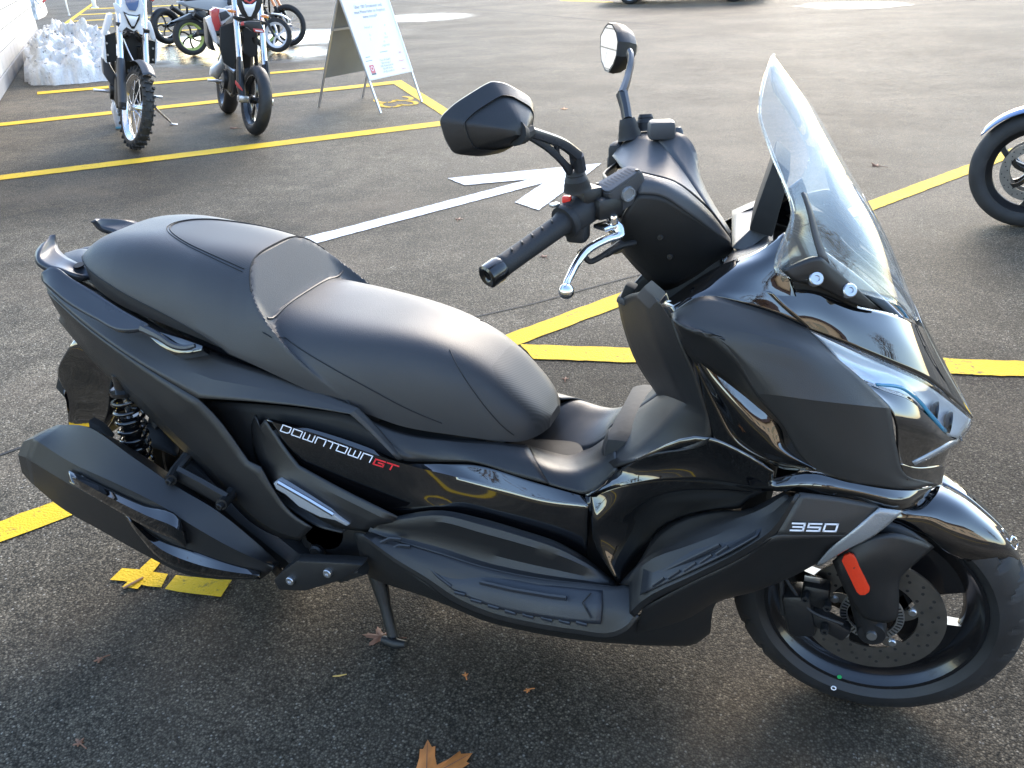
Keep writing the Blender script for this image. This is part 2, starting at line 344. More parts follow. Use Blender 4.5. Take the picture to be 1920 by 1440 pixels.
def paint(name, col, wear=.5, scale=55):
    m, t, b = nmat(name); L = t.links.new; geo = N(t, 'ShaderNodeNewGeometry'); pos = geo.outputs['Position']
    n1 = N(t, 'ShaderNodeTexNoise'); n1.inputs['Scale'].default_value = scale; n1.inputs['Detail'].default_value = 6; n1.inputs['Roughness'].default_value = .7
    n2 = N(t, 'ShaderNodeTexNoise'); n2.inputs['Scale'].default_value = 3; n2.inputs['Detail'].default_value = 4
    v = N(t, 'ShaderNodeTexVoronoi'); v.inputs['Scale'].default_value = 150
    for n in (n1, n2, v): L(pos, n.inputs['Vector'])
    ad = N(t, 'ShaderNodeMath', operation='MULTIPLY_ADD'); ad.inputs[1].default_value = .55; L(n2.outputs[0], ad.inputs[0]); L(n1.outputs[0], ad.inputs[2])
    mr = N(t, 'ShaderNodeMapRange'); mr.inputs[1].default_value = .86+.1*(1-wear); mr.inputs[2].default_value = 1.0+.1*(1-wear); L(ad.outputs[0], mr.inputs[0])
    mr.inputs[3].default_value = 0; mr.inputs[4].default_value = .85
    sh = N(t, 'ShaderNodeMapRange'); sh.inputs[1].default_value = .3; sh.inputs[2].default_value = .7; sh.inputs[3].default_value = .82; sh.inputs[4].default_value = 1.08; L(n2.outputs[0], sh.inputs[0])
    sc = N(t, 'ShaderNodeVectorMath', operation='SCALE'); sc.inputs[0].default_value = col; L(sh.outputs[0], sc.inputs['Scale'])
    mx = N(t, 'ShaderNodeMixRGB'); mx.inputs[2].default_value = (.06, .055, .05, 1); L(mr.outputs[0], mx.inputs[0]); L(sc.outputs[0], mx.inputs[1]); L(mx.outputs[0], b.inputs['Base Color'])
    b.inputs['Roughness'].default_value = .7; b.inputs['Specular IOR Level'].default_value = .15
    bp = N(t, 'ShaderNodeBump'); bp.inputs['Strength'].default_value = .5; bp.inputs['Distance'].default_value = .004; L(v.outputs['Distance'], bp.inputs['Height']); bp.invert = True; L(bp.outputs[0], b.inputs['Normal'])
    return m
M['yellow'] = paint('yellow_road_paint', (.68, .43, .02), .9)
M['white_paint'] = paint('white_road_paint', (.62, .63, .64), .5)
M['joint'] = plain('asphalt_joint', (.012, .012, .012), .8)
_mk = [0]
def marking(name, pts, mat, label=None):
    z = .004+.0008*(_mk[0] % 4); _mk[0] += 1
    v = [G(x, y, z) for x, y in pts]
    v = [Vector((p.x, p.y, z)) for p in v]
    jr = random.Random(len(pts)*31+int(pts[0][0])); w_ = []
    for i in range(len(v)):                       # slightly uneven painted edges
        a, b_ = v[i], v[(i+1) % len(v)]; L_ = (b_-a).length; k_ = max(1, min(160, int(L_/.035))); e_ = Vector((-(b_-a).y, (b_-a).x, 0)).normalized()
        for q in range(k_): w_.append(a.lerp(b_, q/k_)+e_*(jr.uniform(-.0035, .0035) if q else 0))
    v = w_
    n = Vector((0, 0, 0))
    for i in range(len(v)): n += v[i].cross(v[(i+1) % len(v)])
    if n.z < 0: v = v[::-1]
    bm = bmesh.new(); f = bm.faces.new([bm.verts.new(p) for p in v]); bmesh.ops.triangulate(bm, faces=[f]); me = bpy.data.meshes.new('m'); bm.to_mesh(me); bm.free()
    o = link(name, me, mat); tag(o, label, None, None, 'structure'); return o
Yl = M['yellow']
marking('parking_line', [(-160, 348), (848, 224), (858, 232), (-160, 357)], Yl)
marking('parking_line', [(735, 155), (752, 150), (868, 222), (850, 229)], Yl)
marking('parking_line', [(-100, 241), (640, 162), (752, 150), (742, 157), (640, 168), (-100, 247)], Yl)
marking('parking_line', [(70, 172), (600, 127), (618, 126), (618, 129), (600, 130.5), (70, 177)], Yl)
marking('parking_line', [(-100, 1013.9), (2000, 240), (2000, 256), (-100, 1053.8)], Yl)
marking('parking_line', [(975, 645), (2100, 682.5), (2100, 712), (1000, 672.5)], Yl)
marking('parking_line', [(92, 63), (172, 6), (176, 8), (101, 64)], Yl)
for a, b_, c, d in ((112, 56, 430, 36, ), (110, 70, 430, 52), (132, 40, 430, 25), (149, 28, 430, 14), (164, 17, 430, 6)):
    marking('parking_line', [(a, b_-1), (c, d-1), (c, d+.6), (a, b_+.6)], Yl)
marking('parking_line', [(1050, -1), (1150, 3), (1150, 5), (1050, 1.5)], Yl)
for (x0, y0, x1, y1) in ((-4, -2.3, 5, -1.75), (-4, -3.6, 5, -3.0)):   # bays on the viewer's side
    d = Vector((x1-x0, y1-y0, 0)).normalized(); n = Vector((-d.y, d.x, 0))*.06; a, b_ = Vector((x0, y0, .0045)), Vector((x1, y1, .0045))
    tag(link('parking_line', mesh([a-n, b_-n, b_+n, a+n], [(0, 1, 2, 3)], smooth=False), Yl), kind='structure')
# bay number beside the scooter (stencilled strokes)
marking('bay_number', [(206, 1087), (229, 1065), (315, 1076), (302, 1101)], Yl)
marking('bay_number', [(300, 1030), (318, 1034), (258, 1104), (229, 1100)], Yl)
marking('bay_number', [(309, 1104), (330, 1078), (435, 1087), (414, 1119)], Yl)
# white direction arrow
Wp = M['white_paint']
marking('lane_arrow', [(540, 452), (640, 428), (990, 336.5), (1018, 343), (640, 443), (560, 465)], Wp)
marking('lane_arrow', [(839, 334), (1128, 306), (1010, 394), (965, 379), (1019, 343), (992, 336), (872, 347)], Wp)
# joints in the asphalt
def strip(pts, w, mat, z=.003):
    pts = [G(*p) for p in pts]; v = []; f = []
    for i, p in enumerate(pts):
        d = (pts[min(i+1, len(pts)-1)]-pts[max(i-1, 0)]).normalized(); n = Vector((-d.y, d.x, 0))*w
        v += [Vector((p.x+n.x, p.y+n.y, z)), Vector((p.x-n.x, p.y-n.y, z))]
        if i: k = 2*i; f.append((k-2, k-1, k+1, k))
    return link('asphalt_joint', mesh(v, f, smooth=False), mat)
tag(strip([(700, 640), (860, 602), (1000, 570), (1100, 542), (1185, 519), (1290, 495)], .005, M['joint']), kind='structure')
tag(strip([(640, -6), (740, 1), (850, 14), (1000, 27), (1100, 36), (1250, 48)], .03, M['joint']), kind='structure')
tag(strip([(1450, 27), (1560, 24), (1680, 14), (1830, 0)], .02, M['joint']), kind='structure')
tag(strip([(-20, 862), (60, 832), (150, 806), (260, 770)], .006, M['joint']), kind='structure')
# "33" on the parking bay: numerals laid flat
def text_mesh(s, size, mat_name=None):
    c = bpy.data.curves.new('t', 'FONT'); c.body = s; c.size = size; c.align_x = 'CENTER'; c.align_y = 'CENTER'; c.resolution_u = 3
    o = bpy.data.objects.new('t', c); COL.objects.link(o); dg = bpy.context.evaluated_depsgraph_get(); me = bpy.data.meshes.new_from_object(o.evaluated_get(dg)); bpy.data.objects.remove(o)
    return me
def arc(cx, cy, rx, ry, a0, a1, n=10): return [(cx+rx*math.cos(R(a0+(a1-a0)*k/n)), cy+ry*math.sin(R(a0+(a1-a0)*k/n))) for k in range(n+1)]
for k, (cx, cy) in enumerate(((738, 187), (747, 195.5))):
    c = G(cx, cy); ax = (G(cx+25, cy-2.6)-c); ax.z = 0; ax.normalize(); sd = Vector((ax.y, -ax.x, 0)); H_ = (G(cx+31, cy)-G(cx-31, cy)).length; W_n = .36; ms = []
    for pts in (arc(0, .25, .42, .25, 150, 20), arc(0, .25, .42, .25, 10, -75), arc(0, -.25, .46, .25, 75, -10), arc(0, -.25, .46, .25, -20, -150)):
        for i in range(len(pts)-1):
            a = Vector((c.x, c.y, .005))+ax*pts[i][1]*H_+sd*pts[i][0]*W_n; b_ = Vector((c.x, c.y, .005))+ax*pts[i+1][1]*H_+sd*pts[i+1][0]*W_n
            d = (b_-a).normalized(); n = Vector((-d.y, d.x, 0))*.028; ms.append(([a-n, b_-n, b_+n, a+n], [(0, 1, 2, 3)]))
    v_, f_ = join(*ms); o = link('bay_number', mesh([Vector((p.x, p.y, .0045+.0005*k)) for p in v_], f_, smooth=False), Yl); tag(o, kind='structure')
# ------------------------------------------------------------------ the scooter
SB = Vector((.72, 0, 0))
scooter = empty('motor_scooter', SB)
tag(scooter, 'large glossy and matte black motor scooter with windshield, parked in the foreground', 'scooter')
ACAM = CAM.copy()
def part(name, m, mat, parent=None, ang=35, smooth=True):
    pr = parent if parent is not None else scooter
    o = link(name, mesh(m[0], m[1], smooth, ang), M[mat] if isinstance(mat, str) else mat)
    o.parent = pr
    if pr is scooter: o.matrix_parent_inverse = Matrix.Translation(-SB)
    return o
def surf(name, rows, mat, parent=None, nu=5, nv=5, cu=(), cv=(), th=.004, both=True, ang=32, ref=None):
    if cv == 'all': cv = tuple(range(1, len(rows)-1))
    r3 = [[P(*p) for p in r] for r in rows]
    v, f = grid_mesh(r3, nu, nv, cu, cv); f = orient(v, f, ref or ACAM)
    o = part(name, (v, f), mat, parent, ang); solid(o, th)
    if both:
        pm = parent
        o2 = part(name, mir((v, f)), mat, pm, ang); solid(o2, th)
    return o
# ---- seat: a height field over the plan of the saddle
def lerp_tab(tab, x):
    pts = tab
    if x <= pts[0][0]: return pts[0][1]
    for i in range(len(pts)-1):
        if x <= pts[i+1][0]:
            x0, y0 = pts[i]; x1, y1 = pts[i+1]
            m0 = (y1-pts[i-1][1])/(x1-pts[i-1][0]) if i > 0 else (y1-y0)/(x1-x0)
            m1 = (pts[i+2][1]-y0)/(pts[i+2][0]-x0) if i+2 < len(pts) else (y1-y0)/(x1-x0)
            t = (x-x0)/(x1-x0); h = x1-x0
            return y0*(2*t**3-3*t*t+1)+m0*h*(t**3-2*t*t+t)+y1*(3*t*t-2*t**3)+m1*h*(t**3-t*t)
    return pts[-1][1]
S_W = [(-.238, .055), (-.230, .096), (-.208, .126), (-.16, .152), (-.08, .172), (.05, .182), (.15, .190), (.25, .192), (.35, .190), (.45, .180), (.55, .163), (.65, .142), (.72, .126), (.78, .11), (.815, .092), (.838, .065), (.848, .035)]
S_P = [(-.238, .866), (-.215, .893), (-.175, .912), (-.11, .922), (-.03, .924), (.08, .913), (.18, .902), (.26, .888), (.34, .872), (.42, .845), (.55, .78), (.9, .6)]
S_R = [(-.3, .80), (.2, .80), (.28, .795), (.36, .785), (.45, .776), (.55, .766), (.62, .752), (.69, .726), (.75, .688), (.80, .643), (.83, .612), (.848, .588)]
S_B = [(-.238, .830), (-.17, .808), (-.06, .778), (.06, .752), (.14, .735), (.25, .705), (.40, .652), (.50, .615), (.58, .588), (.68, .574), (.80, .560), (.848, .565)]
def smin(a, b, k):
    h = max(0, min(1, .5+.5*(b-a)/k)); return b*(1-h)+a*h-k*h*(1-h)
def seat_q(x):
    t = max(0, min(1, (x-.12)/.38)); t = t*t*(3-2*t); return 4.3+.7*t-1.0*max(0, 1-abs(x-.24)/.14), 1.2+.70*t
def seat_h(x, u):
    p, q = seat_q(x); return max(0, 1-abs(u)**p)**(1/q)
def seat_edge(x):
    t = max(0, min(1, (x+.10)/.30)); return lerp_tab(S_B, x)+.046*(1-t)**.6
def seat_ramp(x, u):
    k = max(0, min(1, (abs(u)-.70)/.30)); k = k*k; return .790+(.278+.045*k-x)*(1.75-.6*k)
def seat_top(x, u):
    h = seat_h(x, u); ze = seat_edge(x)
    zp = ze+(lerp_tab(S_P, x)-ze)*h; zr = ze+(lerp_tab(S_R, x)-ze)*h
    ramp = seat_ramp(x, u)
    if x < .12: return zp
    return max(-smin(-zr, -smin(zp, ramp, .004+.05*max(0, abs(u)-.7)), .005+.09*max(0, abs(u)-.7)), zr-.01)
def seat_z(x, y, w): return seat_top(x, y/max(w, 1e-3))
KB = 5
def seat_point(x, a):
    # a: 0 (near bottom) .. pi (far bottom); the first and last bits are the upright band
    w = lerp_tab(S_W, x); zb = lerp_tab(S_B, x); t = a/math.pi; e = .10
    if t < e or t > 1-e:
        k = t/e if t < e else (1-t)/e; y = -w*(.955+.045*k)*(1 if t < .5 else -1); return Vector((x, y, zb+(seat_edge(x)-zb)*k))
    th = -math.pi/2+math.pi*(t-e)/(1-2*e); u = math.sin(th); return Vector((x, w*u, seat_top(x, u)))
def flank(x, h):
    # a point on the near flank where the height fraction is h
    lo, hi = 0.0, 1.0
    zb = lerp_tab(S_B, x); zt = seat_top(x, 0)
    for _ in range(30):
        m_ = (lo+hi)/2
        if (seat_top(x, m_)-zb)/(zt-zb) > h: lo = m_
        else: hi = m_
    w = lerp_tab(S_W, x); return Vector((x, -w*lo, seat_top(x, lo)))
xs = []
NX = 230
for i in range(NX+1):
    t = i/NX; xs.append(-.238+1.086*(t+.035*math.sin(2*math.pi*t)*-1))
NA = 110; v = []; f = []
for x in xs:
    for k in range(NA+1): v.append(seat_point(x, math.pi*k/NA))
for i in range(NX):
    for k in range(NA):
        a = i*(NA+1)+k; f.append((a, a+1, a+NA+2, a+NA+1))
f.append(tuple(range(NA+1))); f.append(tuple(range(NX*(NA+1), (NX+1)*(NA+1)))[::-1])
f = orient(v, f, ACAM+Vector((-.5, 0, 1)))
seat = part('seat', (v, f), 'seat', ang=24)
seat.data.materials.append(M['carbon'])
# ribbed vinyl: the pillion inlay and the band round the tail of the seat
def inlay_w(x): return .112*math.sqrt(max(0, 1-((x-.27)/.315)**2))
def inlay(x, y): return -.045 < x < .27 and abs(y) < inlay_w(x)
idx = []
for p in seat.data.polygons:
    c = p.center; zb = lerp_tab(S_B, c.x); ramp = seat_ramp(c.x, c.y/lerp_tab(S_W, c.x))
    on = (inlay(c.x, c.y) and c.z < ramp-.002 and c.z > .84) or (c.x < .20 and c.z < seat_edge(c.x)+.001) or (c.x > .70 and c.x-.70 > .10*abs(c.y)/.1-.02 and c.z < .70 and abs(c.y) < .075)
    idx.append(1 if on else 0)
seat.data.polygons.foreach_set('material_index', idx)
def top_pt(x, y, off=.0008):
    w = lerp_tab(S_W, x); return Vector((x, y, seat_top(x, max(-.999, min(.999, y/w)))+off))
def seam(pts, r=.0011, name='seam'):
    return part(name, tube_mesh(pts, r, 5), 'core', seat)
# seam round the pillion inlay
th_ = [math.pi/2*k/26 for k in range(25)]
half = [(.27-.315*math.cos(t), .112*math.sin(t)) for t in th_]; half = [q for q in half if q[0] < .232-.30*max(0, abs(q[1])-.05)]
loop = [(x, -y) for x, y in half[::-1]]+half[1:]
seam([top_pt(x, y) for x, y in loop]); seam([top_pt(.27+(x-.27)*1.022, y*1.055) for x, y in loop], .0008)
# seam along the front edge of the pillion step, running down both flanks
for sgn in (1,):
    pts = []
    for k in range(41):
        u = -.74+1.48*k/40; xl_, xh = .13, .46
        for _ in range(25):
            xm_ = (xl_+xh)/2; ze = seat_edge(xm_); zz = ze+(lerp_tab(S_P, xm_)-ze)*seat_h(xm_, u)
            if zz < seat_ramp(xm_, u): xl_ = xm_
            else: xh = xm_
        pts.append(Vector((xl_-.003, u*lerp_tab(S_W, xl_), seat_top(xl_-.003, u)+.001)))
    seam(pts, .0016)
for s in (1, -1):
    pts = []
    for k in range(20):
        x = .285+.37*k/19; p = flank(x, .78-.64*(k/19)**.9); p.y *= s; pts.append(p+Vector((0, -.001*s, .0005)))
    seam(pts, .0012)
    pts = []
    for k in range(30):
        x = -.234+.434*k/29; w = lerp_tab(S_W, x); pts.append(Vector((x, -s*(w+.0002), seat_edge(x)+.0008)))
    seam(pts, .0012)
    pts = []
    for k in range(18):
        t = k/17; x = .655+.14*t**.8; p = flank(x, .97-.80*t); p.y *= s; pts.append(p+Vector((0, -.001*s, .0004)))
    seam(pts, .0011)
# moulded stop line across the rider's seat
part('stop_ridge', tube_mesh([top_pt(.281, y, .0005) for y in [-.150+.30*k/20 for k in range(21)]], .0028, 6), 'seat', seat)
# ---- body panels (traced points, mirrored to the far side)
surf('side_cover', [
    [(98, 500, .08), (200, 556, .125), (330, 632, .16), (420, 672, .172), (520, 704, .178), (610, 738, .182), (672, 764, .185), (700, 792, .183), (757, 860, .188)],
    [(84, 524, .115), (170, 586, .158), (290, 668, .197), (400, 712, .213), (500, 730, .206), (600, 752, .200), (664, 771, .196), (690, 796, .194), (751, 861, .194)],
    [(88, 545, .132), (150, 601, .172), (250, 673, .212), (370, 746, .236), (480, 753, .226), (590, 765, .213), (655, 776, .202), (682, 800, .199), (745, 862, .198)]], 'shield', nu=5, nv=4, cv='all', ang=12, cu=(3, 6))
surf('side_cover', [
    [(88, 547, .131), (150, 603, .171), (250, 675, .211), (370, 748, .235), (398, 775, .232), (465, 865, .234), (488, 876, .236), (508, 912, .24), (545, 962, .243), (585, 990, .243)],
    [(101, 572, .124), (156, 625, .166), (232, 688, .204), (325, 776, .231), (362, 812, .231), (428, 885, .233), (455, 915, .235), (485, 940, .238), (530, 980, .241), (575, 1000, .241)],
    [(113, 592, .112), (162, 648, .15), (217, 704, .186), (277, 762, .214), (326, 812, .220), (388, 872, .224), (428, 918, .228), (462, 957, .232), (520, 997, .236), (566, 1010, .238)],
    [(110, 602, .09), (158, 660, .125), (210, 715, .16), (270, 774, .187), (320, 823, .192), (380, 882, .196), (420, 927, .2), (454, 966, .204), (514, 1004, .21), (562, 1014, .212)]], 'matte', nu=4, nv=3, cv='all', ang=12, cu=(3, 5, 6))
surf('recess_panel', [
    [(372, 752, .170), (480, 758, .166), (590, 769, .162), (662, 782, .160), (755, 866, .170)],
    [(420, 815, .172), (500, 810, .175), (590, 815, .176), (670, 835, .172), (757, 868, .175)],
    [(480, 905, .19), (540, 900, .19), (600, 890, .19), (690, 880, .183), (760, 872, .18)]], 'core', nu=3, nv=3)
surf('body_trim', [
    [(497, 786, .200), (515, 812, .206), (537, 844, .213), (560, 873, .219), (640, 916, .231), (746, 969, .241)],
    [(486, 800, .199), (505, 830, .206), (526, 862, .215), (548, 888, .224), (634, 930, .239), (735, 980, .247)],
    [(478, 778, .188), (488, 832, .2), (508, 885, .217), (528, 905, .232), (632, 955, .243), (708, 985, .248)],
    [(470, 800, .18), (480, 860, .196), (502, 900, .214), (516, 915, .228), (628, 988, .236), (692, 998, .243)]], 'matte', nu=4, nv=3, cv='all', ang=14, cu=(3,))
surf('peg_pocket', [
    [(512, 892, .212), (560, 918, .224), (620, 950, .231), (668, 982, .236)],
    [(506, 910, .20), (545, 938, .205), (600, 970, .212), (650, 992, .222)],
    [(518, 935, .216), (550, 958, .222), (590, 985, .228), (640, 998, .234)]], 'textured', nu=3, nv=3)
gloss_rows = [
    [(497, 783, .199), (600, 808, .199), (690, 838, .195), (760, 866, .187), (830, 868, .171), (890, 870, .166), (1000, 902, .166), (1098, 930, .166)],
    [(499, 788, .204), (600, 816, .206), (690, 848, .203), (772, 874, .196), (850, 893, .187), (935, 918, .184), (1030, 942, .184), (1110, 946, .180)],
    [(528, 832, .206), (618, 864, .209), (700, 897, .208), (785, 922, .202), (862, 932, .194), (942, 956, .191), (1030, 984, .190), (1104, 996, .188)],
    [(560, 872, .206), (640, 915, .211), (745, 968, .211), (830, 959, .205), (900, 973, .197), (980, 996, .194), (1050, 1020, .193), (1100, 1048, .192)]]
panel = surf('gloss_side_panel', gloss_rows, 'gloss', nu=6, nv=6, cv=(1,), ang=40)
surf('gloss_scoop', [
    [(1096, 928, .168), (1165, 908, .19), (1250, 898, .205), (1345, 905, .212), (1437, 920, .225)],
    [(1108, 968, .20), (1165, 945, .195), (1245, 925, .20), (1342, 920, .208), (1425, 926, .222)],
    [(1112, 1010, .208), (1175, 985, .185), (1240, 952, .18), (1342, 935, .195), (1408, 934, .217)],
    [(1160, 1094, .222), (1190, 1088, .188), (1230, 997, .172), (1345, 957, .187), (1388, 957, .2)]], 'gloss', nu=5, nv=5, ang=20)
# floorboard
surf('floor_riser', [
    [(704, 974, .236), (745, 967, .222), (830, 957, .214), (900, 971, .208), (980, 994, .205), (1050, 1018, .204), (1096, 1044, .203), (1158, 1094, .20)],
    [(703, 978, .241), (748, 974, .235), (832, 967, .234), (901, 984, .231), (981, 1007, .229), (1051, 1031, .227), (1097, 1055, .225), (1157, 1095, .214)],
    [(694, 990, .246), (755, 1008, .242), (830, 1028, .241), (900, 1051, .240), (980, 1070, .239), (1058, 1083, .238), (1103, 1089, .236), (1153, 1098, .232)],
    [(690, 997, .25), (760, 1019, .252), (830, 1040, .253), (900, 1062, .253), (980, 1080, .252), (1060, 1091, .25), (1105, 1095, .247), (1152, 1099, .24)]], 'matte', nu=4, nv=4)
surf('floorboard', [
    [(690, 997, .25), (760, 1019, .252), (830, 1040, .253), (900, 1062, .253), (980, 1080, .252), (1060, 1091, .25), (1105, 1095, .247), (1152, 1099, .24), (1172, 1096, .23), (1190, 1088, .215)],
    [(686, 1000, .262), (750, 1032, .268), (815, 1062, .272), (875, 1090, .274), (945, 1113, .275), (1030, 1130, .275), (1090, 1138, .274), (1150, 1142, .27), (1172, 1135, .262), (1190, 1118, .245)],
    [(681, 1004, .272), (742, 1048, .28), (800, 1083, .286), (852, 1118, .29), (912, 1145, .292), (1000, 1167, .293), (1080, 1180, .292), (1150, 1185, .288), (1175, 1172, .282), (1192, 1150, .272)],
    [(680, 1010, .272), (738, 1055, .281), (795, 1091, .287), (845, 1128, .291), (907, 1155, .293), (1000, 1178, .294), (1080, 1190, .293), (1152, 1195, .289), (1180, 1180, .283), (1198, 1155, .273)]], 'matte', nu=4, nv=4, cv=(2,), ang=14)
mat_ = surf('floor_mat', [
    [(798, 1046, .2545), (850, 1058, .2565), (930, 1078, .257), (1010, 1094, .2565), (1085, 1103, .255), (1130, 1107, .251)],
    [(812, 1068, .2745), (860, 1090, .2775), (930, 1110, .279), (1010, 1126, .279), (1085, 1135, .278), (1128, 1138, .276)],
    [(848, 1106, .288), (880, 1122, .2905), (935, 1142, .292), (1010, 1157, .2925), (1080, 1167, .292), (1126, 1171, .290)]], 'mat_rubber', nu=4, nv=4, th=.003)
# raised bars on the rubber mat
def bar(pts, r, mat='mat_rubber', parent=None, name='tread_bar', both=True, flat=.5):
    m = tube_mesh([P(*p) for p in pts], r, 6, flat=flat)
    o = part(name, m, mat, parent, 40)
    if both: part(name, mir(m), mat, parent, 40)
    return o
bar([(900, 1092, .279), (960, 1106, .281), (1030, 1118, .281), (1062, 1122, .281)], .006, parent=mat_)
bar([(800, 1062, .273), (822, 1082, .281), (845, 1100, .287)], .004, parent=mat_)
for (x, y) in ((862, 1113), (893, 1127), (925, 1138), (957, 1148), (990, 1155), (1025, 1161), (1058, 1166), (1090, 1169)):
    bar([(x-10, y-2, .2915), (x+10, y+3.5, .2915)], .0045, parent=mat_)
bar([(1092, 1130, .2785), (1108, 1112, .262)], .0018, 'core', parent=mat_); bar([(1092, 1130, .2785), (1108, 1160, .2905)], .0018, 'core', parent=mat_)
for (x, y) in ((728, 1014), (745, 1027), (765, 1040)):
    bar([(x-14, y+4, .268), (x+4, y-4, .262), (x+24, y-2, .258)], .0045, 'mat_rubber', name='heel_rib')
# front foot section
surf('front_footrest', [
    [(1160, 1094, .215), (1193, 1060, .195), (1232, 998, .168), (1345, 957, .188), (1390, 957, .203), (1470, 921, .225)],
    [(1172, 1096, .232), (1198, 1058, .228), (1290, 1008, .226), (1372, 975, .231), (1425, 956, .238), (1474, 926, .245)],
    [(1180, 1098, .238), (1205, 1060, .241), (1300, 1020, .246), (1380, 990, .250), (1440, 966, .252), (1480, 932, .254)],
    [(1180, 1150, .282), (1202, 1128, .284), (1300, 1078, .288), (1398, 1027, .288), (1447, 993, .284), (1492, 928, .268)],
    [(1190, 1158, .280), (1207, 1139, .282), (1300, 1090, .286), (1402, 1040, .286), (1455, 1003, .282), (1500, 926, .264)]], 'matte', nu=4, nv=4, cv='all', ang=14)
fm = surf('foot_mat', [
    [(1206, 1066, .2455), (1300, 1027, .2505), (1380, 997, .2545), (1440, 972, .256)],
    [(1203, 1090, .265), (1300, 1050, .2705), (1385, 1014, .273), (1428, 990, .2695)],
    [(1200, 1115, .2815), (1300, 1068, .2865), (1388, 1022, .287), (1418, 1004, .283)]], 'mat_rubber', nu=4, nv=4, th=.003)
for (x, y) in ((1235, 1092), (1265, 1078), (1295, 1064), (1325, 1049), (1355, 1033)):
    bar([(x-12, y+7, .283), (x+10, y-8, .279)], .0035, parent=fm)
bar([(1225, 1068, .2535), (1243, 1085, .2725), (1225, 1098, .279)], .0016, 'core', parent=fm); bar([(1242, 1074, .264), (1300, 1046, .271), (1350, 1022, .273)], .004, parent=fm)
surf('lower_cowl', [
    [(1500, 924, .262), (1560, 931, .248), (1640, 946, .226), (1692, 957, .205)],
    [(1478, 966, .275), (1530, 968, .263), (1600, 975, .245), (1645, 982, .225)],
    [(1456, 1003, .283), (1503, 1003, .275), (1562, 1003, .258), (1612, 1004, .236)]], 'shield', nu=4, nv=4, ang=14)
surf('lower_cowl', [
    [(1205, 1141, .280), (1300, 1091, .286), (1402, 1041, .286), (1456, 1004, .283), (1503, 1004, .275), (1562, 1004, .258), (1612, 1005, .236)],
    [(1196, 1175, .262), (1290, 1130, .265), (1372, 1090, .264), (1440, 1055, .262), (1492, 1038, .256), (1540, 1028, .245), (1580, 1022, .232)],
    [(1190, 1196, .235), (1280, 1165, .23), (1345, 1126, .226), (1420, 1106, .23), (1472, 1086, .232), (1512, 1067, .23), (1540, 1052, .226)],
    [(1200, 1203, .20), (1280, 1180, .19), (1340, 1132, .18), (1415, 1108, .18), (1468, 1088, .19), (1508, 1068, .195), (1536, 1053, .20)]], 'matte', nu=4, nv=4, ang=14)
surf('belly_pan', [
    [(664, 1000, .235), (683, 1004, .264), (741, 1049, .277), (845, 1122, .287), (907, 1149, .289), (1000, 1172, .290), (1080, 1184, .289), (1152, 1188, .285), (1200, 1155, .262), (1290, 1130, .25), (1345, 1127, .22)],
    [(676, 1045, .222), (700, 1060, .24), (750, 1092, .25), (845, 1137, .262), (905, 1162, .264), (1000, 1184, .264), (1080, 1196, .262), (1155, 1202, .255), (1210, 1195, .235), (1285, 1175, .22), (1338, 1140, .20)],
    [(690, 1080, .17), (712, 1090, .185), (770, 1110, .20), (850, 1136, .21), (905, 1160, .215), (1000, 1186, .215), (1085, 1200, .21), (1165, 1207, .20), (1240, 1211, .19), (1300, 1206, .175), (1332, 1185, .16)],
    [(700, 1070, .05), (725, 1080, .05), (780, 1095, .05), (860, 1115, .05), (920, 1140, .05), (1010, 1160, .05), (1095, 1170, .05), (1175, 1180, .05), (1250, 1185, .05), (1310, 1190, .05), (1330, 1175, .05)]], 'textured', nu=3, nv=4)
surf('footwell_liner', [[(1090, 1000, .13), (1180, 960, .13), (1270, 930, .14)], [(1120, 1115, .15), (1200, 1100, .15), (1280, 1040, .16)]], 'textured', nu=3, nv=3)
# tunnel, seat skirt and inner leg shield
surf('seat_skirt', [
    [(650, 750, .182), (700, 790, .176), (760, 812, .158), (850, 824, .14), (940, 830, .12), (990, 836, .105)],
    [(700, 800, .186), (735, 830, .182), (790, 844, .17), (870, 846, .158), (950, 856, .146), (1005, 866, .14)],
    [(758, 864, .19), (790, 866, .178), (840, 866, .172), (892, 868, .169), (970, 892, .168), (1030, 908, .168)]], 'matte', nu=4, nv=4)
surf('step_tunnel', [
    [(985, 834, .0), (1030, 842, .0), (1068, 848, 0), (1102, 842, 0), (1140, 818, 0)],
    [(988, 838, .085), (1038, 862, .09), (1078, 870, .095), (1112, 862, .10), (1142, 836, .10)],
    [(1002, 866, .138), (1050, 884, .14), (1090, 888, .14), (1128, 872, .138), (1155, 848, .135)],
    [(1028, 908, .168), (1068, 919, .168), (1100, 926, .167), (1128, 908, .166), (1155, 880, .165)]], 'matte', nu=5, nv=5)
surf('inner_shield', [
    [(1158, 566, 0), (1180, 552, .07), (1206, 546, .13), (1232, 560, .175), (1258, 594, .205)],
    [(1166, 605, 0), (1186, 596, .07), (1218, 604, .145), (1246, 620, .185), (1275, 642, .215)],
    [(1193, 680, 0), (1212, 670, .08), (1246, 680, .16), (1272, 690, .19), (1302, 705, .22)],
    [(1233, 742, 0), (1250, 742, .085), (1282, 755, .175), (1300, 765, .2), (1328, 785, .222)],
    [(1185, 774, 0), (1202, 792, .09), (1238, 806, .17), (1280, 812, .2), (1332, 820, .224)],
    [(1138, 806, 0), (1130, 852, .11), (1150, 876, .162), (1180, 866, .185), (1232, 848, .205)]], 'matte', nu=4, nv=5, cv=(3,), cu=(2,))
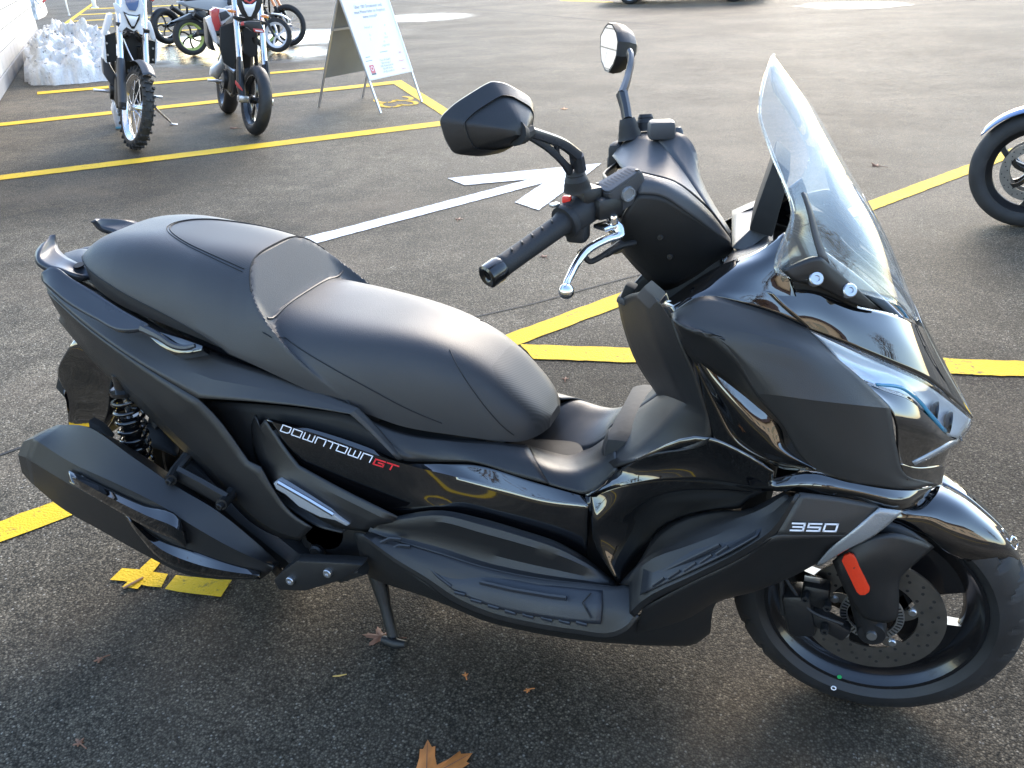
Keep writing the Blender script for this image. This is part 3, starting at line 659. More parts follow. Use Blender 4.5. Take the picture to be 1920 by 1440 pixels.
surf('inner_gloss_panel', [
    [(1104, 924, .167), (1152, 884, .165), (1200, 858, .195), (1332, 821, .224), (1398, 850, .238), (1450, 885, .242)],
    [(1100, 930, .19), (1160, 905, .19), (1235, 880, .20), (1340, 865, .214), (1405, 888, .23), (1450, 903, .236)],
    [(1098, 932, .172), (1165, 912, .195), (1250, 901, .208), (1345, 907, .215), (1437, 921, .227), (1460, 918, .238)]], 'gloss', nu=5, nv=4)
surf('inner_gloss_panel', [
    [(1276, 640, .214), (1303, 704, .219), (1329, 785, .221), (1335, 822, .222), (1400, 852, .236), (1470, 880, .24)],
    [(1285, 640, .225), (1300, 676, .228), (1340, 756, .231), (1385, 829, .238), (1425, 856, .243), (1530, 884, .246)]], 'gloss', nu=5, nv=5)
surf('gloss_blade', [
    [(1284, 640, .226), (1300, 675, .228), (1340, 755, .231), (1385, 828, .238), (1425, 855, .243), (1532, 884, .246)],
    [(1272, 612, .236), (1322, 694, .243), (1378, 762, .252), (1420, 808, .256), (1458, 842, .255), (1530, 880, .25)],
    [(1268, 603, .238), (1338, 682, .238), (1410, 742, .240), (1462, 790, .241), (1488, 838, .24), (1535, 876, .241)]], 'gloss', nu=6, nv=6)
# outer leg shield
surf('leg_shield', [
    [(1258, 588, .237), (1312, 556, .231), (1395, 570, .229), (1460, 592, .223), (1516, 617, .214)],
    [(1263, 600, .262), (1330, 612, .272), (1415, 627, .272), (1490, 645, .262), (1562, 664, .232)],
    [(1346, 633, .279), (1388, 665, .286), (1462, 690, .283), (1542, 706, .268), (1618, 712, .230)],
    [(1418, 738, .287), (1446, 740, .293), (1522, 750, .286), (1602, 759, .262), (1670, 766, .220)],
    [(1468, 798, .274), (1502, 810, .276), (1572, 825, .263), (1632, 835, .24), (1683, 846, .208)],
    [(1500, 850, .259), (1536, 862, .259), (1602, 876, .246), (1652, 882, .225), (1692, 882, .198)],
    [(1532, 883, .246), (1572, 898, .244), (1642, 912, .222), (1702, 917, .19), (1759, 908, .13)]], 'shield', nu=6, nv=5, th=.006, cv=(3,), ang=12)
surf('leg_shield_edge', [
    [(1262, 604, .236), (1300, 678, .236), (1360, 716, .242), (1420, 763, .245), (1466, 806, .246), (1472, 836, .246), (1502, 876, .246)],
    [(1264, 601, .262), (1345, 633, .279), (1378, 668, .284), (1418, 738, .287), (1468, 798, .274), (1500, 850, .259), (1532, 883, .246)]], 'matte', nu=5, nv=4)
surf('upper_cowl', [
    [(1238, 572, .20), (1290, 534, .178), (1350, 498, .165), (1420, 470, .168), (1470, 436, .176)],
    [(1250, 576, .222), (1300, 543, .208), (1362, 514, .2), (1426, 492, .198), (1478, 470, .192)],
    [(1256, 582, .232), (1305, 550, .224), (1375, 545, .222), (1440, 548, .216), (1492, 552, .203)],
    [(1258, 588, .236), (1312, 556, .231), (1395, 569, .228), (1460, 591, .222), (1516, 616, .213)]], 'gloss', nu=5, nv=5)
surf('nose_cowl', [
    [(1436, 546, .217), (1520, 544, .19), (1600, 572, .155), (1665, 586, .11), (1712, 600, .05), (1728, 606, 0)],
    [(1470, 578, .219), (1560, 595, .193), (1640, 618, .155), (1702, 642, .113), (1749, 674, .06), (1771, 690, 0)],
    [(1516, 617, .213), (1600, 650, .191), (1680, 684, .155), (1740, 711, .113), (1786, 747, .06), (1825, 783, 0)]], 'gloss', nu=6, nv=6)
surf('nose_intake', [
    [(1428, 548, .217), (1470, 528, .205), (1530, 530, .19), (1600, 560, .16)],
    [(1450, 560, .212), (1490, 556, .198), (1540, 558, .18), (1612, 585, .15)]], 'core', nu=4, nv=3)
# headlight: lens over a reflector bowl
hl = surf('headlight', [
    [(1522, 624, .204), (1600, 660, .18), (1680, 695, .14), (1740, 724, .10), (1786, 758, .055), (1820, 787, .01)],
    [(1562, 664, .192), (1622, 694, .172), (1692, 715, .135), (1738, 750, .10), (1776, 785, .065), (1810, 802, .02)],
    [(1602, 704, .195), (1646, 724, .182), (1700, 742, .15), (1740, 777, .12), (1772, 812, .09), (1796, 822, .04)]], 'chromelamp', nu=5, nv=4, th=.003)
surf('lamp_lens', [
    [(1518, 619, .213), (1600, 653, .192), (1680, 687, .156), (1740, 715, .114), (1788, 751, .062), (1826, 786, .005)],
    [(1560, 660, .210), (1620, 690, .195), (1690, 713, .166), (1740, 746, .13), (1781, 782, .09), (1819, 803, .03)],
    [(1602, 702, .206), (1646, 722, .197), (1700, 740, .169), (1742, 776, .138), (1777, 813, .104), (1802, 824, .05)]], 'lens', hl, nu=6, nv=6, th=.003)
surf('light_guide', [
    [(1642, 718, .199), (1690, 723, .178), (1718, 742, .160), (1748, 775, .135), (1776, 808, .107)],
    [(1644, 724, .200), (1689, 730, .180), (1715, 748, .162), (1744, 781, .138), (1773, 813, .110)]], 'blue_led', hl, nu=4, nv=2, th=.002)
for (x, y, d) in ((1742, 772, .105), (1768, 790, .075)):
    c = P(x, y, d); m = lathe_mesh([(.002, 0), (.012, .002), (.018, .008), (.019, .012)], 16, 'x', c, closed=False)
    part('projector', m, 'rim', hl); part('projector', mir(m), 'rim', hl)
surf('lower_lamp_panel', [
    [(1602, 704, .205), (1646, 724, .196), (1700, 742, .168), (1742, 778, .137), (1776, 815, .104), (1800, 826, .05), (1806, 828, 0)],
    [(1674, 772, .212), (1692, 782, .20), (1720, 795, .178), (1750, 812, .15), (1774, 828, .115), (1796, 832, .05), (1800, 834, 0)],
    [(1685, 850, .202), (1692, 864, .19), (1712, 869, .172), (1740, 857, .146), (1770, 847, .108), (1786, 840, .05), (1790, 842, 0)],
    [(1688, 874, .196), (1700, 876, .18), (1718, 876, .165), (1742, 876, .135), (1762, 874, .10), (1768, 872, .05), (1770, 872, 0)]], 'gloss', nu=5, nv=5)
surf('lamp_trim', [
    [(1712, 866, .176), (1740, 851, .151), (1775, 832, .116), (1800, 824, .055)],
    [(1716, 873, .172), (1745, 860, .146), (1778, 842, .110), (1796, 834, .05)]], 'clear_reflector', nu=4, nv=2)
surf('chin', [
    [(1686, 868, .198), (1716, 876, .168), (1740, 876, .14), (1765, 873, .10), (1770, 872, 0)],
    [(1692, 886, .192), (1720, 892, .163), (1745, 896, .13), (1762, 892, .10), (1768, 892, 0)],
    [(1702, 900, .188), (1722, 908, .16), (1748, 912, .127), (1758, 912, .11), (1762, 914, 0)]], 'gloss', nu=4, nv=4)
surf('gloss_belt', [
    [(1436, 898, .23), (1530, 884, .238), (1600, 904, .236), (1690, 918, .198), (1758, 911, .12)],
    [(1442, 914, .246), (1520, 912, .252), (1600, 922, .244), (1690, 937, .212), (1745, 920, .135)],
    [(1448, 921, .238), (1520, 925, .25), (1600, 936, .236), (1692, 957, .204), (1738, 930, .14)]], 'gloss', nu=5, nv=5)
surf('position_reflector', [
    [(1650, 953, .230), (1672, 956, .222), (1694, 959, .213)],
    [(1600, 995, .246), (1628, 998, .238), (1640, 1004, .231)],
    [(1558, 1030, .250), (1572, 1035, .245), (1590, 1030, .240)],
    [(1530, 1062, .240), (1540, 1060, .238), (1552, 1052, .236)]], 'clear_reflector', nu=3, nv=4)
# windshield
WS = [[(1424, 214, .115), (1428, 172, .08), (1438, 132, .045), (1450, 103, 0)],
      [(1445, 280, .158), (1476, 234, .105), (1500, 202, .055), (1512, 190, 0)],
      [(1487, 400, .196), (1532, 362, .135), (1570, 330, .068), (1588, 318, 0)],
      [(1457, 508, .222), (1562, 478, .155), (1632, 450, .08), (1660, 442, 0)],
      [(1530, 524, .205), (1612, 548, .138), (1688, 572, .07), (1724, 598, 0)]]
r3 = []
for r in WS:
    h = [P(*p) for p in r]; r3.append(h+[Vector((p.x, -p.y, p.z)) for p in h[-2::-1]])
wv, wf = grid_mesh(r3, 8, 8); wf = orient(wv, wf, ACAM+Vector((3, 0, 0)))
ws = part('windshield', (wv, wf), 'glass', ang=60); solid(ws, .004)
edge = hermite([P(*p) for p in ((1530, 524, .205), (1457, 510, .222), (1480, 450, .210), (1487, 400, .196), (1470, 345, .180), (1445, 280, .158), (1424, 214, .115), (1428, 172, .08), (1438, 132, .045), (1450, 103, 0))], 5)
edge += [Vector((p.x, -p.y, p.z)) for p in edge[-2::-1]]
part('screen_edge', tube_mesh(edge, .0026, 6), 'lens', ws)
surf('screen_bracket', [
    [(1470, 507, .226), (1500, 492, .214), (1538, 482, .20), (1552, 492, .192), (1600, 535, .168), (1650, 580, .135)],
    [(1480, 520, .224), (1510, 516, .212), (1545, 518, .199), (1565, 530, .190), (1605, 556, .167), (1645, 580, .138)],
    [(1490, 527, .217), (1515, 533, .206), (1548, 545, .192), (1575, 558, .182), (1608, 572, .163), (1640, 580, .142)]], 'matte', ws, nu=4, nv=4, th=.008)
surf('screen_stay', [
    [(1538, 484, .199), (1526, 440, .196), (1516, 390, .19), (1506, 360, .186)],
    [(1556, 494, .19), (1538, 445, .188), (1524, 395, .182), (1512, 362, .178)]], 'matte_skylit', ws, nu=4, nv=2, th=.004)
nrm = Vector((.35, -.8, .48)).normalized()
def bolt(px, py, d, r, mat='satin_alu', parent=None, n=None, h=.006, both=True, hexr=.45):
    n = (n or nrm).normalized(); c = P(px, py, d); q = n.to_track_quat('Z', 'Y').to_matrix().to_4x4()
    prof = [(0, h*.55), (r*hexr*.8, h*.55), (r*hexr, h), (r*.86, h), (r, h*.72), (r, -h)]
    m = lathe_mesh(prof, 14, 'z', closed=False); m = xf(m, Matrix.Translation(c) @ q)
    o = part('bolt', m, mat, parent, 30)
    if both: part('bolt', mir(m), mat, parent, 30)
    return o
bolt(1529, 523, .204, .011, parent=ws); bolt(1592, 545, .178, .011, parent=ws)
# dashboard behind the screen
d4 = [P(*p) for p in ((1452, 296, .07), (1482, 322, .085), (1448, 446, .085), (1404, 432, .06))]
part('dash_display', prism_mesh(d4, (-.01, .14, 0), .004), 'core', ang=30)
surf('dash_tray', [
    [(1372, 395, -.20), (1420, 375, -.215), (1440, 372, -.20)],
    [(1372, 440, -.05), (1405, 430, -.05), (1450, 430, -.05)],
    [(1372, 470, .05), (1405, 462, .06), (1450, 450, .08)],
    [(1352, 500, .162), (1420, 472, .166), (1470, 438, .174)]], 'matte_skylit', nu=4, nv=4, both=False)
surf('dash_side', [[(1372, 398, -.2), (1440, 366, -.22)], [(1378, 432, -.2), (1440, 402, -.22)]], 'gloss', nu=4, nv=3, both=False)
part('dash_pod', prism_mesh([P(1370, 465, .06), P(1408, 428, .05), P(1440, 440, .05), P(1398, 472, .07)], (0, .1, -.02), .004), 'matte_skylit')
# key knob and catch on the inner shield
for (x0, y0, d, w, h, mt) in ((1180, 546, .02, .030, .030, 'core'), (1172, 560, .02, .036, .014, 'matte_skylit')):
    part('ignition_knob', box_mesh(P(x0, y0, d), (w*.7, w, h), .004, Matrix.Rotation(R(20), 3, 'Y')), mt)
part('cubby_lid', prism_mesh([P(1206, 538, .14), P(1222, 524, .15), P(1250, 548, .185), P(1236, 566, .18)], (-.02, .03, -.03), .003), 'matte_skylit')
part('cubby_lid', prism_mesh([P(1236, 566, .185), P(1250, 548, .19), P(1262, 585, .215), P(1256, 598, .21)], (-.01, .03, -.01), .002), 'gloss')
# dark frame that fills the inside of the body
for (x0, x1, z0, z1, yy) in ((-.18, .50, .50, .70, .12), (.10, .74, .34, .56, .15), (.55, 1.02, .24, .50, .15), (.98, 1.14, .30, .62, .13), (1.12, 1.30, .48, .82, .12), (1.28, 1.46, .62, .80, .09), (.30, .72, .22, .40, .12)):
    part('frame', box_mesh(((x0+x1)/2, 0, (z0+z1)/2), (x1-x0, yy*2, z1-z0), .03), 'core')
surf('tail_cover', [
    [(122, 474, 0), (155, 466, 0), (200, 474, 0)],
    [(116, 484, .05), (150, 482, .055), (198, 496, .06)],
    [(118, 506, .10), (156, 522, .11), (205, 548, .12)]], 'lid', nu=4, nv=4)
surf('under_seat_tray', [
    [(90, 508, .10), (200, 556, .125), (330, 632, .16), (420, 672, .172), (520, 704, .178)],
    [(120, 482, .03), (225, 545, .05), (350, 625, .06), (440, 665, .06), (540, 700, .06)]], 'matte', nu=4, nv=3)
# ------------------------------------------------------------------ scooter: wheels, forks, exhaust, bars
def tyre_mesh(r_out, r_in, w, seg=220, grooves=0, depth=.003, nprof=18, slant=1.6):
    v, f = [], []; n = nprof
    prof = []
    for k in range(n):
        t = -1+2*k/(n-1); a = t*R(118)
        y = w/2*math.sin(max(-math.pi/2, min(math.pi/2, a*.83)))*(1 if abs(t) < .8 else 1-.35*(abs(t)-.8)/.2)
        crown = (r_out-r_in)*(1-(abs(math.sin(a*.5))/math.sin(R(59)))**2.4)
        prof.append((t, y, r_in+max(0, crown)))
    for s in range(seg):
        th = 2*math.pi*s/seg; c, sn = math.cos(th), math.sin(th)
        for (t, y, r) in prof:
            g = 0
            if grooves and .10 < abs(t) < .56:
                ph = (th*grooves/(2*math.pi) + slant*abs(t) + (.5 if t > 0 else 0)) % 1
                if ph < .20: g = depth
            v.append(Vector(((r-g)*c, y, (r-g)*sn)))
    for s in range(seg):
        for k in range(n-1):
            a, b = s*n+k, s*n+k+1; c_, d = ((s+1) % seg)*n+k+1, ((s+1) % seg)*n+k
            f.append((a, b, c_, d))
    return v, [q[::-1] for q in f]
def rim_mesh(r, w, lip=.012, seg=72):
    prof = [(r, -w/2), (r+.002, -w/2-.004), (r-lip*.4, -w/2-.003), (r-lip, -w/2+.006), (r-lip-.020, -w/2+.024), (r-lip-.026, 0), (r-lip-.020, w/2-.024), (r-lip, w/2-.006), (r-lip*.4, w/2+.003), (r+.002, w/2+.004), (r, w/2), (r-.004, 0)]
    return lathe_mesh(prof, seg, 'y')
def spoke_mesh(n, r0, r1, w0, w1, t, phase=0, curve=0.0, depth=.0):
    ms = []
    for k in range(n):
        a = phase+2*math.pi*k/n; pts = []
        for s in range(7):
            u = s/6; rr = r0+(r1-r0)*u; an = a+curve*u*u; c = Vector((rr*math.cos(an), depth*(1-u), rr*math.sin(an))); tn = Vector((-math.sin(an), 0, math.cos(an))); w = w0+(w1-w0)*(abs(u-.35)**1.2)*1.6
            pts.append((c, tn, w))
        v, f = [], []
        for c, tn, w in pts: v += [c-tn*w-Vector((0, t, 0)), c+tn*w-Vector((0, t, 0)), c+tn*w*.8+Vector((0, t, 0)), c-tn*w*.8+Vector((0, t, 0))]
        for i in range(6):
            for q in range(4):
                b = i*4; f.append((b+q, b+(q+1) % 4, b+4+(q+1) % 4, b+4+q))
        ms.append((v, f))
    return join(*ms)
def T(c): return Matrix.Translation(Vector(c))
FW = Vector((1.508, 0, .2735))
fw = part('front_wheel', xf(join(rim_mesh(.200, .090), lathe_mesh([(.012, -.05), (.032, -.05), (.036, -.03), (.036, .03), (.032, .05), (.012, .05)], 24, 'y')), T(FW)), 'rim')
part('tyre', xf(tyre_mesh(.2735, .194, .120, 360, 22, .008, 22), T(FW)), 'tyre', fw, 40)
part('spokes', xf(spoke_mesh(5, .03, .178, .028, .078, .018, R(38), .10), T(FW)), 'rim', fw, 40)
# brake disc with drilled holes
dprof = [(.131, -.0022), (.131, .0022), (.082, .0022), (.082, -.0022)]
DC = FW+Vector((0, -.062, 0))
disc = part('brake_disc', xf(join(lathe_mesh(dprof, 72, 'y'), spoke_mesh(5, .045, .088, .012, .016, .002, R(10), .3)), T(DC)), 'steel', fw)
hs = []
for k in range(60):
    a = 2*math.pi*k/60; rr = (.089, .104, .119)[k % 3]+.003*math.sin(k*2.1)
    hs.append(xf(lathe_mesh([(0, -.0006), (.0032, -.0006), (.0032, .0004)], 8, 'y', closed=False), T(DC+Vector((rr*math.cos(a), -.0022, rr*math.sin(a))))))
part('drilled_holes', join(*hs), 'core', fw)
for k in range(5):
    a = R(20)+2*math.pi*k/5
    part('disc_bolt', xf(lathe_mesh([(0, -.005), (.006, -.005), (.008, -.003), (.008, .003)], 10, 'y', closed=False), T(DC+Vector((.073*math.cos(a), -.002, .073*math.sin(a))))), 'satin_alu', fw)
part('sensor_ring', xf(lathe_mesh([(.058, -.006), (.058, 0), (.044, 0), (.044, -.006)], 48, 'y'), T(DC)), 'satin_alu', fw)
tm = []
for k in range(44):
    a = 2*math.pi*k/44
    tm.append(xf(box_mesh((.051, -.0068, 0), (.010, .001, .0028)), T(DC) @ Matrix.Rotation(a, 4, 'Y')))
part('sensor_slots', join(*tm), 'core', fw)
# marks on the tyre wall
def wall_pt(px, py): return P(px, py, .054)
for (px, py, r, mt) in ((1574, 1269, .0045, 'green_dot'),):
    part('tyre_mark', xf(lathe_mesh([(0, -.001), (r, -.001), (r, .001)], 14, 'y', closed=False), T(P(px, py, .0565))), mt, fw)
part('tyre_mark', xf(lathe_mesh([(.0055, -.001), (.0055, .001), (.0035, .001), (.0035, -.001)], 16, 'y'), T(P(1563, 1290, .0575))), 'white_print', fw)
# fork, caliper, fork cover
ax = FW+Vector((0, -.10, 0)); topf = Vector((1.36, -.10, .66))
fork = part('fork', join(tube_mesh([ax+Vector((.0, 0, -.012)), ax.lerp(topf, .12), ax.lerp(topf, .3), topf], [.024, .026, .024, .022], 14), xf(lathe_mesh([(0, -.022), (.024, -.022), (.027, -.015), (.027, .015)], 18, 'y', closed=False), T(ax))), 'darkmetal', ang=40)
part('fork', mir(tube_mesh([ax, ax.lerp(topf, .12), ax.lerp(topf, .3), topf], [.024, .026, .024, .022], 14)), 'darkmetal')
part('axle_nut', xf(lathe_mesh([(0, -.008), (.009, -.008), (.010, -.004), (.010, .004)], 12, 'y', closed=False), T(ax+Vector((0, -.02, 0)))), 'satin_alu', fork)
part('axle', xf(lathe_mesh([(0, -.11), (.012, -.11), (.012, .11), (0, .11)], 12, 'y', closed=False), T(FW)), 'darkmetal', fork)
cal = part('brake_caliper', join(box_mesh(P(1500, 1142, .10), (.055, .055, .10), .012, Matrix.Rotation(R(-14), 3, 'Y')), box_mesh(P(1545, 1162, .105), (.10, .03, .035), .008, Matrix.Rotation(R(24), 3, 'Y')), box_mesh(P(1530, 1110, .10), (.05, .04, .05), .01)), 'darkmetal', fork, 40)
for (x, y) in ((1551, 1136), (1546, 1180), (1510, 1120)): bolt(x, y, .135, .008, 'darkmetal', cal, Vector((0, -1, .1)), .01, both=False)
bolt(1646, 1146, .128, .009, 'darkmetal', fork, Vector((0, -1, .1)), .006, both=False)
part('brake_hose', tube_mesh([P(1473, 1085, .10), P(1490, 1110, .115), P(1520, 1145, .125), P(1560, 1163, .125), P(1580, 1170, .122)], .0035, 6, 4), 'rubber', fork)
part('sensor_cable', tube_mesh([P(1464, 1076, .11), P(1466, 1110, .11), P(1468, 1150, .105)], .005, 6, 3), 'rubber', fork)
part('cable_clip', box_mesh(P(1523, 1085, .115), (.028, .006, .013), .001, Matrix.Rotation(R(-3), 3, 'Y')), 'satin_alu', fork)
surf('fork_cover', [
    [(1560, 1052, .150), (1600, 1022, .152), (1668, 1000, .140), (1720, 1012, .118), (1752, 1026, .095)],
    [(1566, 1066, .158), (1606, 1045, .162), (1660, 1040, .152), (1700, 1050, .132), (1722, 1052, .115)],
    [(1585, 1110, .150), (1625, 1100, .156), (1658, 1095, .148), (1680, 1090, .135), (1690, 1082, .125)],
    [(1604, 1140, .142), (1636, 1140, .150), (1660, 1138, .146), (1676, 1134, .138), (1686, 1128, .126)],
    [(1618, 1158, .136), (1640, 1166, .144), (1660, 1168, .142), (1676, 1164, .134), (1684, 1156, .124)]], 'matte', nu=4, nv=4)
# amber-red side reflector
rp = [P(x, y, d) for x, y, d in ((1578, 1052, .167), (1582, 1043, .168), (1592, 1039, .168), (1601, 1042, .167), (1606, 1050, .166), (1631, 1103, .160), (1630, 1110, .159), (1622, 1116, .159), (1612, 1116, .159), (1606, 1110, .160))]
part('side_reflector', prism_mesh(rp, (0, .006, 0), .0012), 'reflector')
part('side_reflector', mir(prism_mesh(rp, (0, .006, 0), .0012)), 'reflector')
# front fender
fr3 = [[(1690, 930, 0), (1756, 906, 0), (1802, 926, 0), (1850, 962, 0), (1896, 1010, 0), (1915, 1046, 0)],
       [(1700, 938, .05), (1742, 930, .05), (1788, 950, .05), (1836, 985, .047), (1884, 1026, .038), (1908, 1050, .018)],
       [(1706, 950, .074), (1730, 958, .077), (1768, 985, .077), (1812, 1018, .070), (1858, 1044, .052), (1894, 1054, .026)],
       [(1660, 968, .088), (1700, 975, .088), (1740, 1000, .084), (1790, 1032, .074), (1842, 1052, .053), (1886, 1057, .028)],
       [(1640, 985, .092), (1680, 990, .09), (1722, 996, .086), (1776, 1036, .072), (1830, 1056, .050), (1876, 1058, .03)]]
surf('front_fender', fr3, 'gloss', nu=5, nv=5, ang=40, th=.004)
surf('front_fender', [[(1640, 972, .10), (1690, 985, .095), (1750, 1024, .085)], [(1640, 1010, .11), (1690, 1010, .105), (1740, 1035, .088)]], 'matte', nu=3, nv=3)
em = hermite([P(x, y, d) for x, y, d in ((1878, 992, .010), (1882, 1008, .014), (1891, 1025, .014), (1903, 1030, .006), (1907, 1021, .0), (1897, 1007, .002), (1893, 1015, .008), (1899, 1023, .006))], 3)
part('emblem', tube_mesh([p+Vector((.001, -.001, .002)) for p in em], .0016, 5), 'chrome')
# ---- exhaust
ex = [
    [(150, 800, .20), (200, 815, .205), (262, 850, .21), (335, 900, .215), (420, 965, .22), (500, 1035, .225), (530, 1070, .22)],
    [(108, 796, .245), (170, 803, .262), (250, 858, .270), (330, 912, .272), (410, 960, .27), (478, 1015, .262), (524, 1056, .245)],
    [(62, 822, .285), (135, 868, .305), (215, 905, .315), (305, 950, .318), (360, 985, .312), (440, 1030, .30), (512, 1062, .275)],
    [(48, 858, .296), (125, 905, .318), (205, 950, .322), (290, 1000, .322), (350, 1030, .316), (430, 1062, .302), (505, 1074, .276)],
    [(58, 905, .275), (112, 950, .29), (190, 995, .295), (275, 1042, .295), (345, 1076, .292), (425, 1086, .285), (490, 1086, .262)],
    [(85, 905, .205), (130, 940, .21), (200, 985, .21), (285, 1030, .21), (350, 1060, .21), (425, 1070, .21), (490, 1074, .21)]]
e3 = [[P(*p) for p in r] for r in ex]
ev, ef = grid_mesh(e3, 6, 5, cv=(1, 2, 3, 4)); ef = orient(ev, ef, ACAM)
muf = part('muffler', (ev, ef), 'matte', ang=12); solid(muf, .02)
# tapered tail of the muffler
ring = [P(*p) for p in ((150, 800, .20), (108, 796, .245), (62, 822, .285), (48, 858, .296), (58, 905, .275), (85, 905, .205))]
cen = sum(ring, Vector())/6; tip = [p.lerp(cen, .30)+Vector((-.045, 0, -.005)) for p in ring]; hole = [p.lerp(cen, .55)+Vector((-.045, 0, -.005)) for p in ring]; deep = [p.lerp(cen, .55)+Vector((.05, 0, -.005)) for p in ring]
v = ring+tip+hole+deep; f = []
for a in range(3):
    for i in range(6): f.append((a*6+i, a*6+(i+1) % 6, a*6+6+(i+1) % 6, a*6+6+i))
f.append((18, 19, 20, 21, 22, 23)); part('tail_cap', (v, orient(v, f, ACAM+Vector((-3, 0, 0)))), 'matte', muf, 25)
def one(name, rows, mat, parent=None, **k): return surf(name, rows, mat, parent, both=False, **k)
one('heat_shield', [
    [(128, 880, 0.3150), (200, 915, 0.3210), (270, 947, 0.3240), (335, 969, 0.3200), (342, 980, 0.3200)],
    [(134, 893, 0.3330), (203, 931, 0.3390), (273, 966, 0.3410), (338, 996, 0.3380), (344, 1002, 0.3350)],
    [(142, 912, 0.3345), (210, 952, 0.3390), (280, 992, 0.3400), (342, 1022, 0.3360), (350, 1030, 0.3320)]], 'gloss', muf, nu=5, nv=4, cv=(1,), th=.02)
one('heat_shield', [
    [(235, 958, 0.3280), (300, 1010, 0.3210), (360, 1032, 0.3150), (420, 1053, 0.3050), (488, 1071, 0.2840)],
    [(235, 968, 0.3355), (302, 1030, 0.3360), (360, 1055, 0.3290), (420, 1070, 0.3180), (486, 1079, 0.2950)],
    [(250, 992, 0.3320), (300, 1048, 0.3280), (362, 1074, 0.3210), (420, 1082, 0.3100), (480, 1084, 0.2920)]], 'gloss', muf, nu=5, nv=4, cv=(1,), th=.02)
part('tail_flange', prism_mesh([P(165, 788, .235), P(186, 800, .225), P(205, 822, .222), P(192, 840, .24), P(168, 815, .25)], (0, .02, 0), .003), 'core', muf)
# muffler hanger with two bosses
hang = part('muffler_bracket', join(tube_mesh([P(352, 855, .20), P(330, 882, .24), P(320, 900, .28)], .013, 10), tube_mesh([P(448, 902, .20), P(430, 930, .24), P(415, 946, .28)], .013, 10), tube_mesh([P(335, 888, .25), P(380, 912, .255), P(425, 938, .255)], .022, 8, flat=.5)), 'darkmetal')
bolt(318, 903, .285, .008, 'darkmetal', hang, Vector((0, -1, 0)), .006, both=False); bolt(413, 949, .285, .008, 'darkmetal', hang, Vector((0, -1, 0)), .006, both=False)
part('swing_arm', join(tube_mesh([P(345, 860, .17), P(460, 960, .17), P(560, 1040, .16), P(660, 1060, .12)], [.04, .05, .05, .04], 10), box_mesh((.20, -.10, .34), (.40, .16, .16), .04), box_mesh((.42, -.14, .30), (.26, .12, .14), .03)), 'darkmetal')
part('engine_case', lathe_mesh([(0, -.20), (.06, -.20), (.08, -.18), (.085, -.10), (.085, .2)], 24, 'y', (.36, 0, .32), closed=False), 'darkmetal')
part('oil_cap', lathe_mesh([(0, -.012), (.014, -.012), (.018, -.008), (.018, .03)], 16, 'y', P(596, 1032, .20), closed=False), 'darkmetal')
# passenger peg plate
pg = [(512, 1088, .285), (528, 1072, .286), (556, 1052, .286), (600, 1054, .285), (645, 1056, .283), (680, 1060, .28), (660, 1078, .282), (630, 1092, .284), (572, 1109, .286), (522, 1107, .286)]
hp = part('peg_hanger', prism_mesh([P(*p) for p in pg], (0, .03, 0), .005), 'matte', ang=40)
part('peg_hanger', mir(prism_mesh([P(*p) for p in pg], (0, .03, 0), .005)), 'matte', ang=40)
bolt(545, 1088, .288, .010, 'satin_alu', hp, Vector((0, -1, .05)), .006); bolt(615, 1074, .287, .010, 'satin_alu', hp, Vector((0, -1, .05)), .006)
part('hanger_arm', join(tube_mesh([P(680, 1062, .26), P(640, 1075, .26), P(600, 1060, .2)], .02, 8)), 'core')
# folded passenger foot peg
pk = [(512, 906, .242), (520, 902, .244), (534, 910, .246), (580, 936, .25), (618, 958, .251), (632, 970, .25), (655, 984, .247), (650, 987, .246), (628, 976, .248), (600, 970, .248), (560, 950, .247), (536, 928, .245), (518, 918, .243)]
peg = part('passenger_peg', prism_mesh([P(*p) for p in pk], (0, .018, 0), .003), 'peg', ang=30)
part('passenger_peg', mir(prism_mesh([P(*p) for p in pk], (0, .018, 0), .003)), 'satin_alu', ang=40)
part('peg_ridge', tube_mesh([P(522, 905, .25), P(580, 938, .256), P(625, 965, .256)], .005, 6), 'alu', peg)
# centre stand
st = [P(705, 1075, .13), P(716, 1110, .14), P(722, 1135, .15), P(745, 1222, .185)]
m1 = join(tube_mesh(st, [.020, .018, .0135, .0125], 10, 3), tube_mesh([Vector((st[3].x-.035, st[3].y, .012)), Vector((st[3].x, st[3].y-.004, .014)), Vector((st[3].x+.03, st[3].y-.006, .022))], [.010, .013, .008], 8))
part('centre_stand', m1, 'textured', ang=50); part('centre_stand', mir(m1), 'textured', ang=50)
part('stand_tube', tube_mesh([st[1]+Vector((0, .0, .02)), st[1]+Vector((0, .28, .02))], .014, 8), 'rim')
